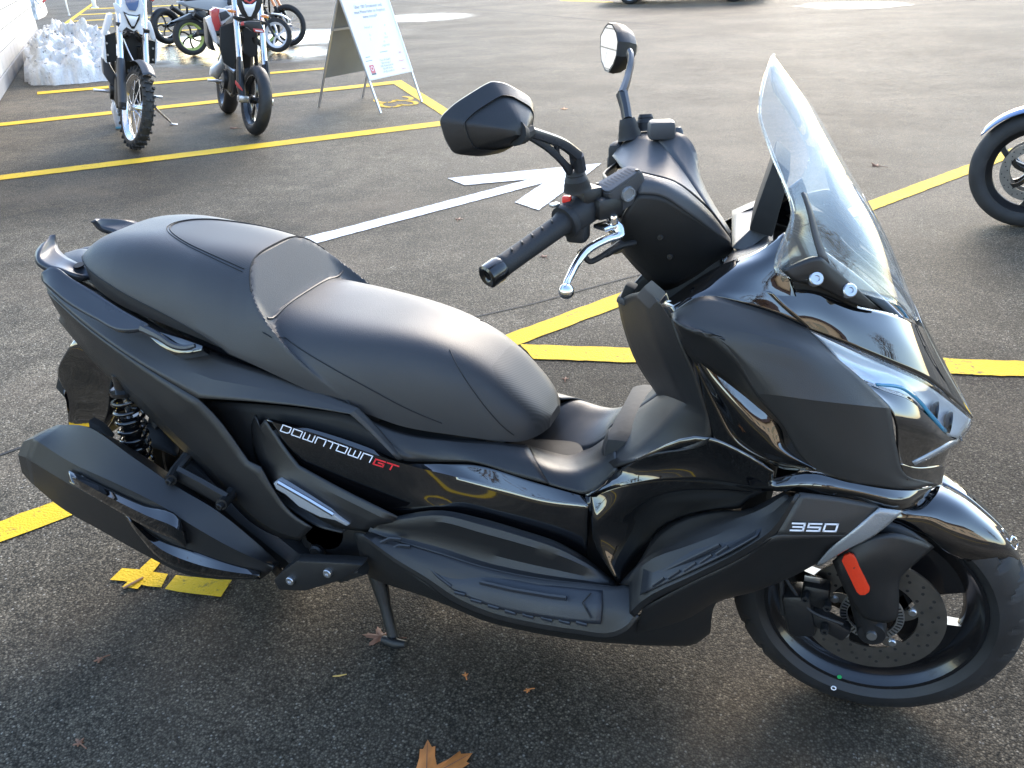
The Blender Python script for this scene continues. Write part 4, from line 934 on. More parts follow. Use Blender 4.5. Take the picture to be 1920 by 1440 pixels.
# ---- rear wheel, shocks, fender, plate holder
RW = Vector((.0, 0, .292))
rw = part('rear_wheel', xf(join(rim_mesh(.195, .11), lathe_mesh([(.012, -.07), (.05, -.07), (.05, .07), (.012, .07)], 20, 'y')), T(RW)), 'rim')
part('tyre', xf(tyre_mesh(.27, .187, .142, 200, 20, .003), T(RW)), 'tyre', rw, 40)
part('spokes', xf(spoke_mesh(5, .03, .175, .02, .03, .014, R(10), .2), T(RW)), 'rim', rw, 40)
part('brake_disc', xf(lathe_mesh([(.12, -.0022), (.12, .0022), (.07, .0022), (.07, -.0022)], 48, 'y'), T(RW+Vector((0, -.085, 0)))), 'steel', rw)
for s in (1, -1):
    a, b = P(226, 700, .165), P(262, 868, .175); a.y *= s; b.y *= s
    sh = part('rear_shock', join(tube_mesh([a, a.lerp(b, .2)], .020, 12), tube_mesh([a.lerp(b, .1), b], .006, 8), tube_mesh([a.lerp(b, .45), b], .021, 14), tube_mesh([a.lerp(b, .17), a.lerp(b, .21)], .032, 14)), 'rim', ang=40)
    d = (b-a).normalized(); e1_ = d.orthogonal().normalized(); e2_ = d.cross(e1_); hp_ = []
    for k in range(150):
        t = k/149; an = 2*math.pi*7.5*t; hp_.append(a.lerp(b, .2+.78*t)+(e1_*math.cos(an)+e2_*math.sin(an))*.031)
    part('spring', tube_mesh(hp_, .0048, 6), 'rim', sh, 60)
    part('damper_rod', tube_mesh([a.lerp(b, .2), a.lerp(b, .47)], .0065, 8), 'alu', sh)
surf('rear_fender', [
    [(150, 660, .0), (165, 640, .0), (200, 640, 0), (235, 690, 0)],
    [(118, 668, .10), (148, 636, .10), (180, 650, .10), (222, 700, .10)],
    [(108, 705, .105), (120, 690, .105), (160, 700, .105), (218, 735, .105)],
    [(122, 735, .105), (128, 760, .105), (160, 760, .105), (216, 770, .105)],
    [(128, 800, .10), (135, 800, .10), (165, 800, .10), (195, 812, .10)]], 'gloss', nu=4, nv=4, th=.005)
part('plate_holder', prism_mesh([P(104, 727, .09), P(112, 690, .09), P(122, 740, .09), P(126, 752, .09)], (0, .18, 0), .003), 'core')
part('mud_guard', prism_mesh([P(125, 735, .08), P(150, 720, .09), P(215, 745, .09), P(205, 800, .08), P(180, 830, .08), P(130, 800, .08)], (0, .16, 0), .004), 'core')
one('hugger', [[(232, 800, .06), (258, 790, .06), (300, 800, .06), (340, 830, .06)], [(215, 850, .09), (240, 840, .10), (290, 840, .10), (330, 855, .10)]], 'core', nu=4, nv=3)
0 and part('tail_lamp', prism_mesh([P(82, 520, .10), P(90, 552, .11), P(113, 595, .09), P(100, 560, .08)], (0, .18, 0), .004), M['red_print'])
# ---- grab rails
def rail(s):
    def gm(rows, th):
        v_, f_ = grid_mesh([[P(*p) for p in r] for r in rows], 4, 3); f_ = orient(v_, f_, ACAM)
        return mir((v_, f_)) if s < 0 else (v_, f_)
    r_ = part('grab_rail', gm([
        [(78, 511, .184), (95, 500, .176), (132, 521, .181), (172, 545, .188), (226, 579, .198), (277, 607, .21)],
        [(77, 520, .188), (94, 520, .190), (129, 545, .199), (177, 574, .206), (224, 600, .215), (272, 612, .216)],
        [(79, 528, .191), (92, 541, .203), (124, 568, .215), (180, 600, .224), (219, 619, .231), (262, 618, .222)]], .014), 'rail', ang=30); solid(r_, .016)
    h_ = part('rail_wing', gm([
        [(94, 441, .070), (80, 463, .115), (72, 486, .152), (88, 498, .158), (112, 504, .153), (140, 514, .138), (166, 521, .119)],
        [(99, 440, .066), (93, 460, .090), (90, 478, .117), (104, 489, .123), (126, 497, .120), (149, 506, .112), (169, 516, .115)],
        [(104, 440, .062), (107, 455, .066), (110, 466, .078), (122, 479, .087), (141, 490, .096), (158, 500, .104), (171, 512, .111)]], .012), 'rail', r_, 30); solid(h_, .014)
    st = tube_mesh([P(266, 615, .213), P(300, 632, .212), P(325, 648, .212), P(350, 652, .21), P(366, 648, .206)], [.012, .009, .008, .007, .005], 8, 3, flat=.8)
    ft = prism_mesh([P(x, y, d) for x, y, d in ((272, 624, .208), (300, 622, .20), (340, 634, .20), (380, 648, .205), (378, 657, .21), (350, 663, .214), (325, 665, .216), (300, 650, .214))], (0, .02, -.02), .003)
    hole = xf(lathe_mesh([(0, .0005), (.0125, .0005), (.0125, -.002)], 18, 'z', closed=False), T(P(149, 499, .106)+Vector((0, 0, .003))) @ Matrix.Rotation(R(12), 4, 'X'))
    if s < 0: st, ft, hole = mir(st), mir(ft), mir(hole)
    part('rail_stalk', st, 'rail', r_); part('rail_foot', ft, 'gloss', r_); part('bolt_recess', hole, 'core', r_)
rail(1); rail(-1)
# ---- handlebar
GE, GI = P(918, 516, .385), P(1062, 414, .245)
gd = (GI-GE).normalized()
hb = part('handlebar', tube_mesh([GE.lerp(GI, -.02), GI, P(1130, 395, .15), Vector((1.10, 0, 1.02))], .011, 10), 'darkmetal')
hb2 = part('handlebar', mir(tube_mesh([GE.lerp(GI, -.02), GI, P(1130, 395, .15), Vector((1.10, 0, 1.02))], .011, 10)), 'darkmetal')
def revolve(a, b, prof, seg=20):
    d = (b-a); L_ = d.length; q = d.to_track_quat('Z', 'Y').to_matrix().to_4x4()
    return xf(lathe_mesh([(r, h*L_) for r, h in prof], seg, 'z', closed=False), Matrix.Translation(a) @ q)
for s, parent in ((1, hb), (-1, hb2)):
    fx = (lambda m: m) if s > 0 else mir
    part('grip', fx(revolve(GE, GI, [(0, .13), (.0155, .13), (.0175, .15), (.0165, .2), (.0165, .5), (.017, .9), (.0195, .96), (.0195, 1)])), 'rubber', parent, 50)
    part('bar_end', fx(revolve(GE, GI, [(0, -.02), (.007, -.02), (.009, -.035), (.015, -.045), (.0185, -.03), (.0190, .1), (.017, .14), (0, .14)])), 'rim', parent, 40)
    for k in range(5):
        p = GE.lerp(GI, .3+.13*k); part('grip_rib', fx(xf(box_mesh((0, 0, 0), (.003, .010, .004), .001), T(p+Vector((.0, -.006, .0155))) @ Matrix.Rotation(R(30), 4, 'Z'))), 'rubber', parent)
    SW0, SW1 = GE.lerp(GI, .96), GE.lerp(GI, 1.34)
    sw = part('switch_housing', fx(join(revolve(SW0, SW1, [(0, 0), (.026, 0), (.0275, .06), (.0275, .14), (.0255, .2), (.027, .3), (.0265, .9), (.022, 1), (0, 1)], 24), box_mesh(SW0.lerp(SW1, .55)+Vector((.0, -.004, -.026)), (.034, .036, .04), .008))), 'rubber', parent, 40)
    part('kill_switch', fx(box_mesh(P(1063, 374, .235), (.014, .012, .012), .003)), 'red_button', sw)
    part('starter_button', fx(box_mesh(P(1040, 384, .25), (.010, .016, .006), .002, Matrix.Rotation(R(-30), 3, 'Z'))), 'satin_alu', sw)
    # brake master cylinder
    cr_ = [Vector((.980, -.190, 1.108)), Vector((1.029, -.154, 1.135)), Vector((1.058, -.170, 1.134)), Vector((1.013, -.215, 1.104))]; upn = (cr_[1]-cr_[0]).cross(cr_[3]-cr_[0]).normalized(); upn = upn if upn.z > 0 else -upn; tp = []
    for i in range(4):
        a_, b_, c_ = cr_[i-1], cr_[i], cr_[(i+1) % 4]
        for t in (.0, .5, 1.0): p0, p2 = b_+(a_-b_).normalized()*.008, b_+(c_-b_).normalized()*.008; tp.append(p0.lerp(b_, t).lerp(b_.lerp(p2, t), t))
    mc = part('brake_reservoir', fx(prism_mesh(tp, -upn*.042, .002)), 'matte_skylit', parent, 30)
    cn = sum(tp, Vector())/len(tp); lid = [cn+(p-cn)*.94+upn*.004 for p in tp]
    part('reservoir_lid', fx(prism_mesh(lid, -upn*.006, .0012)), 'lid', mc, 30)
    lu_, lw_ = (cr_[1]-cr_[0]).normalized(), (cr_[3]-cr_[0]).normalized(); wr = []
    for dx in range(9):
        q0 = cn+upn*.0045+lu_*(-.024+.006*dx); wr.append(([q0-lw_*.009-lu_*.0010, q0-lw_*.009+lu_*.0010, q0+lw_*.009+lu_*.0010, q0+lw_*.009-lu_*.0010], [(0, 1, 2, 3)]))
    wr = join(*wr); wr = (wr[0], orient(wr[0], wr[1], CAM))
    part('embossed_text', fx(wr), 'matte', mc)
    for q in (1, 7): part('lid_screw', fx(xf(lathe_mesh([(0, .001), (.003, .001), (.003, -.001)], 10, 'z', closed=False), T(tp[q].lerp(cn, .18)+upn*.0048))), 'darkmetal', mc)
    if s > 0 or True:
        c = cr_[3].lerp(cr_[2], .45)-upn*.019; n = (cr_[2]-cr_[3]).cross(upn).normalized(); n = n if n.dot(CAM-c) > 0 else -n; q = n.to_track_quat('Z', 'Y').to_matrix().to_4x4()
        part('sight_glass', fx(xf(lathe_mesh([(0, .003), (.0085, .003), (.009, .005), (.0115, .005), (.0125, .001), (.0125, -.006)], 20, 'z', closed=False), Matrix.Translation(c) @ q)), 'clear_reflector', mc)
    part('lever_clamp', fx(join(box_mesh(P(1130, 385, .195), (.05, .05, .035), .008, Matrix.Rotation(R(-38), 3, 'Z')), box_mesh(P(1100, 365, .21), (.04, .04, .03), .008, Matrix.Rotation(R(-38), 3, 'Z')))), 'matte', parent)
    lv = [P(*p) for p in ((1140, 418, .205), (1158, 428, .20), (1160, 440, .205), (1142, 447, .22), (1120, 457, .24), (1100, 470, .262), (1082, 492, .29), (1070, 515, .32), (1062, 535, .345), (1061, 545, .352))]
    lev = part('brake_lever', fx(join(tube_mesh(lv, [.010, .011, .010, .0095, .009, .0085, .0075, .007, .0062, .006], 10, 3, flat=.7), box_mesh(P(1136, 424, .207), (.03, .03, .008), .003, Matrix.Rotation(R(-30), 3, 'Z')))), 'alu', parent, 50)
    part('lever_ball', fx(lathe_mesh([(.0001, -.012)]+[(.012*math.cos(R(a)), .012*math.sin(R(a))) for a in range(-75, 90, 15)]+[(.0001, .012)], 16, 'z', P(1062, 546, .354), closed=False)), 'alu', lev, 70)
    part('pivot_bolt', fx(lathe_mesh([(0, .004), (.007, .004), (.008, 0), (.008, -.01)], 10, 'z', P(1150, 408, .205), closed=False)), 'chrome', lev)
    part('control_cable', fx(tube_mesh([P(1190, 455, .16), P(1150, 466, .20), P(1125, 482, .215), P(1105, 490, .225), P(1095, 480, .23), P(1085, 470, .23)], .005, 7, 3)), 'rubber', parent)
    part('cable_boot', fx(tube_mesh([P(1165, 458, .175), P(1135, 477, .21)], [.008, .006], 8)), 'rubber', parent)
    # mirror boot
    bt0, bt1 = P(1083, 355, .235), P(1078, 318, .24)
    part('mirror_boot', fx(revolve(bt0, bt1, [(0, 0), (.022, 0), (.020, .2), (.0205, .25), (.018, .45), (.0185, .5), (.015, .75), (.0155, .8), (.0125, 1), (0, 1)])), 'rubber', parent, 40)
# handlebar cover
hc = surf('handlebar_cover', [
    [(1180, 257, -.20), (1222, 255, -.165), (1258, 291, -.105), (1330, 391, -.03), (1367, 437, -.004)],
    [(1160, 276, -.18), (1205, 292, -.10), (1254, 320, -.052), (1320, 385, -.012), (1367, 440, -.001)],
    [(1148, 292, -.15), (1188, 328, -.03), (1250, 346, .0), (1310, 379, .006), (1367, 443, .002)]], 'matte_skylit', nu=4, nv=4, both=False, ang=25)
surf('cover_ridge', [
    [(1224, 251, -.170), (1284, 253, -.15), (1299, 270, -.14), (1316, 335, -.12), (1371, 434, -.02)],
    [(1222, 256, -.165), (1242, 272, -.13), (1259, 292, -.104), (1331, 392, -.029), (1368, 439, -.003)]], 'matte_skylit', hc, nu=4, nv=4, both=False, ang=25)
surf('cover_valley', [
    [(1188, 329, -.03), (1250, 347, .004), (1310, 380, .010), (1366, 444, .006)],
    [(1196, 330, .06), (1254, 348, .06), (1312, 386, .05), (1366, 446, .02)],
    [(1203, 326, .12), (1262, 342, .122), (1318, 384, .095), (1367, 446, .032)]], 'matte', hc, nu=4, nv=4, both=False)
surf('cover_shoulder', [
    [(1202, 324, .150), (1226, 330, .150), (1264, 341, .128), (1318, 383, .100), (1368, 444, .036)],
    [(1198, 343, .170), (1234, 346, .164), (1278, 366, .146), (1326, 404, .114), (1370, 449, .052)],
    [(1196, 363, .176), (1238, 367, .168), (1288, 397, .148), (1330, 427, .114), (1371, 456, .062)]], 'matte_skylit', hc, nu=4, nv=4, both=False, ang=25)
surf('handlebar_cover', [
    [(1196, 363, .174), (1238, 367, .166), (1288, 397, .146), (1330, 427, .112), (1352, 441, .088), (1371, 456, .06)],
    [(1168, 405, .178), (1215, 405, .168), (1275, 425, .146), (1325, 445, .110), (1352, 455, .085), (1373, 462, .055)],
    [(1162, 440, .165), (1205, 455, .155), (1268, 470, .130), (1325, 476, .098), (1350, 474, .075), (1376, 468, .04)],
    [(1166, 474, .11), (1200, 512, .10), (1244, 545, .085), (1295, 524, .07), (1335, 496, .05), (1374, 474, .0)]], 'textured', nu=4, nv=4, both=False)
surf('handlebar_cover', [
    [(1160, 300, -.19), (1150, 330, -.19), (1150, 380, -.15), (1160, 440, -.12)],
    [(1130, 325, -.05), (1130, 360, -.05), (1135, 400, -.04), (1150, 470, -.04)],
    [(1196, 345, .150), (1180, 380, .15), (1165, 440, .15), (1165, 474, .11)]], 'matte', nu=4, nv=4, both=False)
bolt(1256, 481, .13, .005, 'darkmetal', None, Vector((0, -1, 0)), .003, both=False); bolt(1238, 445, .152, .005, 'darkmetal', None, Vector((0, -1, 0)), .003, both=False)
part('bar_knob', box_mesh(P(1240, 243, -.15), (.05, .035, .035), .008, Matrix.Rotation(R(20), 3, 'Z')), 'matte_skylit')
part('switch_pod', join(box_mesh(P(1158, 290, -.2), (.03, .05, .05), .01), box_mesh(P(1150, 305, -.2), (.02, .03, .03), .005)), 'rubber')
part('mirror_boot', revolve(P(1182, 262, -.20), P(1176, 222, -.205), [(0, 0), (.025, 0), (.022, .25), (.0225, .3), (.019, .55), (.0195, .6), (.015, 1), (0, 1)]), 'rubber')
# ---- mirrors
def mirror(side):
    if side > 0:
        raw = [(822, 222), (852, 193), (919, 151), (948, 155), (993, 181), (1002, 200), (1000, 225), (994, 244), (973, 268), (941, 287), (900, 294), (850, 289), (834, 262)]
        rv_ = [Vector((x, y, 0)) for x, y in raw]; ol = []
        for i in range(len(rv_)):
            a_, b_, c_ = rv_[i-1], rv_[i], rv_[(i+1) % len(rv_)]; p0 = b_.lerp(a_, .28); p2 = b_.lerp(c_, .28)
            for k in range(4):
                t = k/3; q = p0.lerp(b_, t).lerp(b_.lerp(p2, t), t); ol.append((q.x, q.y))
        n = Vector((.80, -.58, .10)).normalized(); c0 = PX(915, 222, .89)
        def pl(x, y, off): v_ = ray(x, y); c = c0+n*off; return CAM+v_*((c-CAM).dot(n)/v_.dot(n))
        def sc(k, cx=930, cy=232): return [((x-cx)*k+cx, (y-cy)*k+cy) for x, y in ol]
        back = [pl(x, y, -.016) for x, y in sc(.985)]
        rings = [back, [pl(x, y, -.006) for x, y in sc(1)], [pl(x, y, .003) for x, y in sc(.985)], [pl(x, y, .014) for x, y in sc(.75, 1000, 250)], [pl(x, y, .015) for x, y in sc(.735, 1000, 250)], [pl(x, y, .011) for x, y in sc(.72, 1000, 250)], [pl(x, y, .013) for x, y in sc(.69, 1000, 250)], [pl(x, y, .032) for x, y in sc(.30, 988, 248)], [pl(x, y, .038) for x, y in sc(.12, 985, 248)]]
        nv_ = len(ol); v = [p for r in rings for p in r]; f = []
        for a in range(len(rings)-1):
            for i in range(nv_): f.append((a*nv_+i, a*nv_+(i+1) % nv_, (a+1)*nv_+(i+1) % nv_, (a+1)*nv_+i))
        f.append(tuple(range((len(rings)-1)*nv_, len(rings)*nv_)))
        f = orient(v, f, ACAM)
        h = part('mirror', (v, f), 'matte', ang=28)
        gl = back[:]; part('mirror_glass', (gl, orient(gl, [tuple(range(nv_))], c0-n)), 'mirror', h)
        jc = P(980, 252, .375)
        part('mirror_joint', join(tube_mesh([pl(968, 250, .03), jc], [.017, .013], 12), tube_mesh([jc, P(994, 246, .36)], [.012, .010], 10)), 'core', h)
        A = [P(990, 247, .365), P(1020, 256, .34), P(1055, 270, .30), P(1084, 292, .255)]
        B = [P(990, 251, .362), P(1025, 275, .33), P(1052, 300, .29), P(1068, 320, .25)]
        part('mirror_stem', join(tube_mesh(A, [.008, .0075, .008, .009], 8, 4, flat=.7), tube_mesh(B, [.007, .006, .006, .008], 8, 4, flat=.7), tube_mesh([A[3], P(1088, 318, .245)], [.009, .010], 8), tube_mesh([A[1].lerp(A[2], .6), B[1].lerp(B[2], .8)], .004, 6), prism_mesh([A[2].lerp(A[3], .3), A[3], P(1088, 318, .245), P(1070, 318, .25)], (0, .01, 0), .002)), 'rail', h, 40)
    else:
        n = Vector((-.80, -.58, .12)).normalized(); c0 = P(1143, 92, -.40)
        def pl(x, y, off): v_ = ray(x, y); c = c0+n*off; return CAM+v_*((c-CAM).dot(n)/v_.dot(n))
        ol = [(1126, 66), (1134, 50), (1140, 43), (1148, 44), (1156, 60), (1159, 78), (1156, 105), (1150, 122), (1141, 136), (1134, 133), (1127, 115), (1125, 90)]
        fr = [pl(x, y, 0) for x, y in ol]; cc = sum(fr, Vector())/len(fr)
        inner = [p.lerp(cc, .09)+n*-.001 for p in fr]
        def sc(k, off): return [cc+(p-cc)*k-n*off for p in fr]
        rings = [inner, fr, sc(1.04, .010), sc(.97, .028), sc(.72, .048), sc(.3, .060)]
        nv_ = len(ol); v = [p for r in rings for p in r]; f = []
        for a in range(len(rings)-1):
            for i in range(nv_): f.append((a*nv_+i, a*nv_+(i+1) % nv_, (a+1)*nv_+(i+1) % nv_, (a+1)*nv_+i))
        f.append(tuple(range((len(rings)-1)*nv_, len(rings)*nv_)))
        f = orient(v, f, ACAM); h = part('mirror', (v, f), 'matte', ang=25)
        gl = [p.lerp(cc, .08) for p in fr]; part('mirror_glass', (gl, orient(gl, [tuple(range(nv_))], ACAM)), 'mirror', h)
        part('mirror_stem', join(tube_mesh([P(1180, 100, -.345), P(1183, 108, -.33), P(1178, 140, -.29), P(1168, 172, -.245), P(1165, 180, -.235)], [.012, .012, .013, .015, .016], 8, 3, flat=.6), tube_mesh([P(1166, 176, -.24), P(1172, 200, -.225), P(1176, 224, -.21)], [.015, .013, .0125], 8, flat=.8)), 'rail', h, 40)
mirror(1); mirror(-1)
# ---- lettering
def strokes(name, letters, o, u, v_, wd, off, mat, parent):
    ms = []
    for (x0, polys) in letters:
        for pl in polys:
            pts = [o+u*(x0+x)+v_*y+off for x, y in pl]
            for i in range(len(pts)-1):
                a, b = pts[i], pts[i+1]; d = (b-a).normalized(); n = d.cross(u.cross(v_)).normalized()*wd/2; a2, b2 = a-d*wd*.5, b+d*wd*.5
                nn = u.cross(v_).normalized()*.0004
                ms.append(([a2+n, b2+n, b2-n, a2-n, a2+n+nn, b2+n+nn, b2-n+nn, a2-n+nn], [(4, 5, 6, 7), (0, 1, 5, 4), (1, 2, 6, 5), (2, 3, 7, 6), (3, 0, 4, 7)]))
    vv, ff = join(*ms); return part(name, (vv, orient(vv, ff, ACAM)), mat, parent, smooth=False)
O_ = [[(0, 0), (.8, 0), (.8, 1), (0, 1), (0, 0)]]; D_ = [[(0, 0), (.65, 0), (.8, .2), (.8, 1), (0, 1), (0, 0)]]
W_ = [[(0, 1), (0, 0), (.45, 0), (.45, .9)], [(.45, 0), (.9, 0), (.9, 1)]]; N_ = [[(0, 0), (0, 1), (.8, 1), (.8, 0)]]; T_ = [[(-.1, 1), (.85, 1)], [(.37, 1), (.37, 0)]]
G_ = [[(.8, 1), (0, 1), (0, 0), (.8, 0), (.8, .5), (.35, .5)]]
o0 = P(527, 807, .2105); oe = P(695, 866, .219); u_ = (oe-o0)/8.25; up_ = P(532, 796, .2090)-o0
strokes('lettering', [(0, D_), (1.05, O_), (2.1, W_), (3.25, N_), (4.3, T_), (5.2, O_), (6.25, W_), (7.4, N_)], o0, u_, up_, .0022, Vector((.0008, -.0035, .0012)), 'white_print', panel)
o1 = P(701, 869, .2195); o1e = P(742, 882, .2215); u2 = (o1e-o1)/1.9; up2 = P(706, 860, .218)-o1
strokes('lettering', [(0, G_), (1.1, T_)], o1, u2, up2, .0030, Vector((.0008, -.0035, .0012)), 'red_print', panel)
three = [[(0, 1), (.8, 1), (.8, 0), (0, 0)], [(.1, .5), (.8, .5)]]; five = [[(.8, 1), (0, 1), (0, .5), (.8, .5), (.8, 0), (0, 0)]]
o2 = P(1482, 994, .2775); o2e = P(1567, 996, .2565); u3 = (o2e-o2)/3.0; up3 = P(1486, 981, .2765)-o2
strokes('lettering', [(0, three), (1.08, five), (2.16, O_)], o2, u3, up3, .0030, Vector((.0005, -.003, .002)), 'white_print', None)
# ------------------------------------------------------------------ background things
M['white_plastic'] = plain('white_plastic', (.72, .73, .75), .35, coat=.3)
M['red_plastic'] = plain('red_plastic', (.50, .05, .05), .35, coat=.3)
M['grey_plastic'] = plain('grey_plastic', (.05, .054, .062), .45)
M['silver_panel'] = plain('silver_panel', (.45, .48, .52), .3, metal=.2, coat=.4)
M['lime'] = plain('lime_rim_paint', (.46, .55, .16), .4, coat=.3)
M['orange_lens'] = plain('orange_lens', (.8, .22, .02), .2, coat=1)
M['red_lens'] = plain('red_lens', (.65, .03, .03), .15, coat=1)
M['blue_panel'] = plain('blue_paint', (.10, .17, .33), .15, coat=1)
M['board'] = plain('sign_panel', (.82, .80, .76), .45)
M['board_frame'] = plain('sign_aluminium', (.62, .63, .64), .38, metal=.8)
M['board_back'] = plain('sign_back_panel', (.30, .32, .33), .5, metal=.3, var=.12, vscale=2)
M['ink'] = plain('grey_print', (.12, .12, .13), .5)
M['ink_light'] = plain('pale_grey_print', (.36, .37, .39), .5)
M['ink_red'] = plain('faded_red_print', (.62, .16, .17), .5)
def fr_loc(px, py, root_inv, xl=None, yl=None):
    o = root_inv @ CAM; d = root_inv.to_3x3() @ ray(px, py)
    t = (xl-o.x)/d.x if xl is not None else (yl-o.y)/d.y
    return o+d*t
class Bike:
    def __init__(s, name, label, contact, head, wb, group=None, cat='motorcycle', lean=0):
        h = R(head); fwd = Vector((math.cos(h), math.sin(h), 0)); loc = Vector((contact[0], contact[1], 0))-fwd*wb/2
        s.root = empty(name, loc, h); s.root.rotation_euler.x = R(-lean); tag(s.root, label, cat, group); s.wb = wb
        s.inv = (Matrix.Translation(loc) @ Matrix.Rotation(h, 4, 'Z') @ Matrix.Rotation(R(-lean), 4, 'X')).inverted(); s.steer = Matrix.Identity(4)
    def part(s, name, m, mat, parent=None, ang=35, steer=False, smooth=True):
        if steer: m = xf(m, s.steer)
        o = link(name, mesh(m[0], m[1], smooth, ang), M[mat] if isinstance(mat, str) else mat); o.parent = parent or s.root; return o
    def set_steer(s, deg, r, rake=26):
        ax = Vector((-math.sin(R(rake)), 0, math.cos(R(rake)))); c = Vector((s.wb/2, 0, r)); s.axis = ax; s.ft = c
        s.steer = Matrix.Translation(c) @ Matrix.Rotation(R(deg), 4, ax) @ Matrix.Translation(-c)
    def at(s, px, py, xl=None, yl=None): return fr_loc(px, py, s.inv, xl, yl)
    def plate(s, name, pts, mat, th=.02, xl=None, yl=None, bev=.004, parent=None):
        v = [s.at(p[0], p[1], (p[2] if len(p) > 2 else xl), None) if yl is None else s.at(p[0], p[1], None, yl) for p in pts]
        off = Vector((-th, 0, 0)) if yl is None else Vector((0, th if yl < 0 else -th, 0))
        return s.part(name, prism_mesh(v, off, bev), mat, parent, 40)
    def wheel(s, name, x, r, w, style, tyre='tyre_dust', rim='rim', rr=None, steer=False, knobs=False, disc=None, spoke_mat=None, n=5):
        c = Vector((x, 0, r)); rr = rr or r*.72; Tm = Matrix.Translation(c)
        wp = s.part(name, xf(join(rim_mesh(rr, w*.7, .01, 48), lathe_mesh([(.01, -.06), (.03, -.06), (.03, .06), (.01, .06)], 14, 'y')), Tm), rim, None, 40, steer)
        tm = tyre_mesh(r if not knobs else r-.012, rr-.008, w, 120 if not knobs else 72, 0 if knobs else 22, .004, 14)
        s.part('tyre', xf(tm, Tm), tyre, wp, 40, steer)
        if knobs:
            ks = []
            for k in range(54):
                a = 2*math.pi*k/54
                for (yy, rd, sw) in (((-.018, 0, .030), (.018, 0, .030)) if k % 2 else ((-.040, -.012, .022), (.040, -.012, .022))):
                    ks.append(xf(box_mesh((r-.014+rd, yy, 0), (.028, sw, .018)), Tm @ Matrix.Rotation(a, 4, 'Y')))
            s.part('tread_knobs', join(*ks), tyre, wp, 30, steer)
        if style == 'wire':
            sp = []
            for k in range(32):
                a = 2*math.pi*k/32; b = a+(.32 if k % 2 else -.32); sd = .03 if (k//2) % 2 else -.03
                sp.append(tube_mesh([Vector((.03*math.cos(a), sd, .03*math.sin(a))), Vector(((rr-.012)*math.cos(b), 0, (rr-.012)*math.sin(b)))], .0022, 4, caps=False))
            s.part('spokes', xf(join(*sp), Tm), spoke_mat or 'alu', wp, 60, steer)
        else: s.part('spokes', xf(spoke_mesh(n, .025, rr-.015, .013, .02, .012, .3, .35), Tm), spoke_mat or rim, wp, 40, steer)
        if disc:
            s.part('brake_disc', xf(lathe_mesh([(disc, -.002), (disc, .002), (disc*.66, .002), (disc*.66, -.002)], 48, 'y'), Tm @ Matrix.Translation((0, -.06, 0))), 'steel', wp, 40, steer)
            hs = [xf(lathe_mesh([(0, -.0008), (.004, -.0008), (.004, .0004)], 7, 'y', closed=False), Tm @ Matrix.Translation((disc*(.74+.2*(k % 2))*math.cos(k*.209), -.0622, disc*(.74+.2*(k % 2))*math.sin(k*.209)))) for k in range(30)]
            s.part('drilled_holes', join(*hs), 'core', wp, 40, steer)
        return wp
    def fork(s, r, half, rt, rl, L=.75, split=.45, mat_top='alu', mat_low='darkmetal', rake=26):
        ax = Vector((-math.sin(R(rake)), 0, math.cos(R(rake))))
        for sd in (-1, 1):
            b = Vector((s.wb/2-.02, sd*half, r)); m = b+ax*L*split; t = b+ax*L
            lo = s.part('fork_leg', tube_mesh([b-ax*.03, b+ax*.05, m], [rl*.8, rl, rl], 10), mat_low, None, 50, True)
            s.part('fork_tube', tube_mesh([m, t], rt, 12), mat_top, lo, 50, True)
        for k in (.70, 1.0): s.part('triple_clamp', box_mesh(Vector((s.wb/2, 0, r))+ax*L*k, (.06, half*2+.06, .032), .01), 'darkmetal', None, 40, True)
        return ax
    def frame(s, zs=.85, eng='darkmetal', seat='seat', rr=.3, exhaust=True):
        w = s.wb
        s.part('engine', join(box_mesh((.02, 0, .42), (.34, .26, .26), .04), tube_mesh([(.08, 0, .5), (.16, 0, .72)], .09, 10), lathe_mesh([(0, -.16), (.09, -.16), (.10, -.12), (.10, .12), (0, .16)], 16, 'y', (-.06, 0, .40), closed=False)), eng)
        s.part('frame', join(*[tube_mesh([(-.25, sd*.11, .42), (-.22, sd*.12, .7), (w/2-.42, sd*.07, .88), (w/2-.34, sd*.03, .92)], .022, 8, 3) for sd in (-1, 1)], *[tube_mesh([(w/2-.38, sd*.05, .82), (.25, sd*.10, .5), (.2, sd*.10, .3), (-.2, sd*.11, .32)], .018, 8, 3) for sd in (-1, 1)]), 'darkmetal')
        s.part('swing_arm', join(*[tube_mesh([(-.18, sd*.09, .42), (-w/2, sd*.10, rr)], [.03, .022], 8) for sd in (-1, 1)]), 'darkmetal')
        s.part('seat', tube_mesh([(-.66, 0, zs+.06), (-.4, 0, zs+.03), (-.1, 0, zs), (.12, 0, zs+.02)], [.06, .10, .09, .06], 12, 4, flat=1.0), seat)
        if exhaust: s.part('exhaust', tube_mesh([(.2, -.09, .5), (.24, -.13, .34), (0, -.16, .3), (-.3, -.17, .45), (-.62, -.18, .66)], [.02, .02, .025, .045, .05], 10, 4), 'darkmetal')
        for sd in (-1, 1): s.part('foot_peg', join(tube_mesh([(-.08, sd*.12, .38), (-.08, sd*.2, .37)], .012, 6), box_mesh((-.08, sd*.245, .372), (.045, .10, .02), .004)), 'satin_alu')
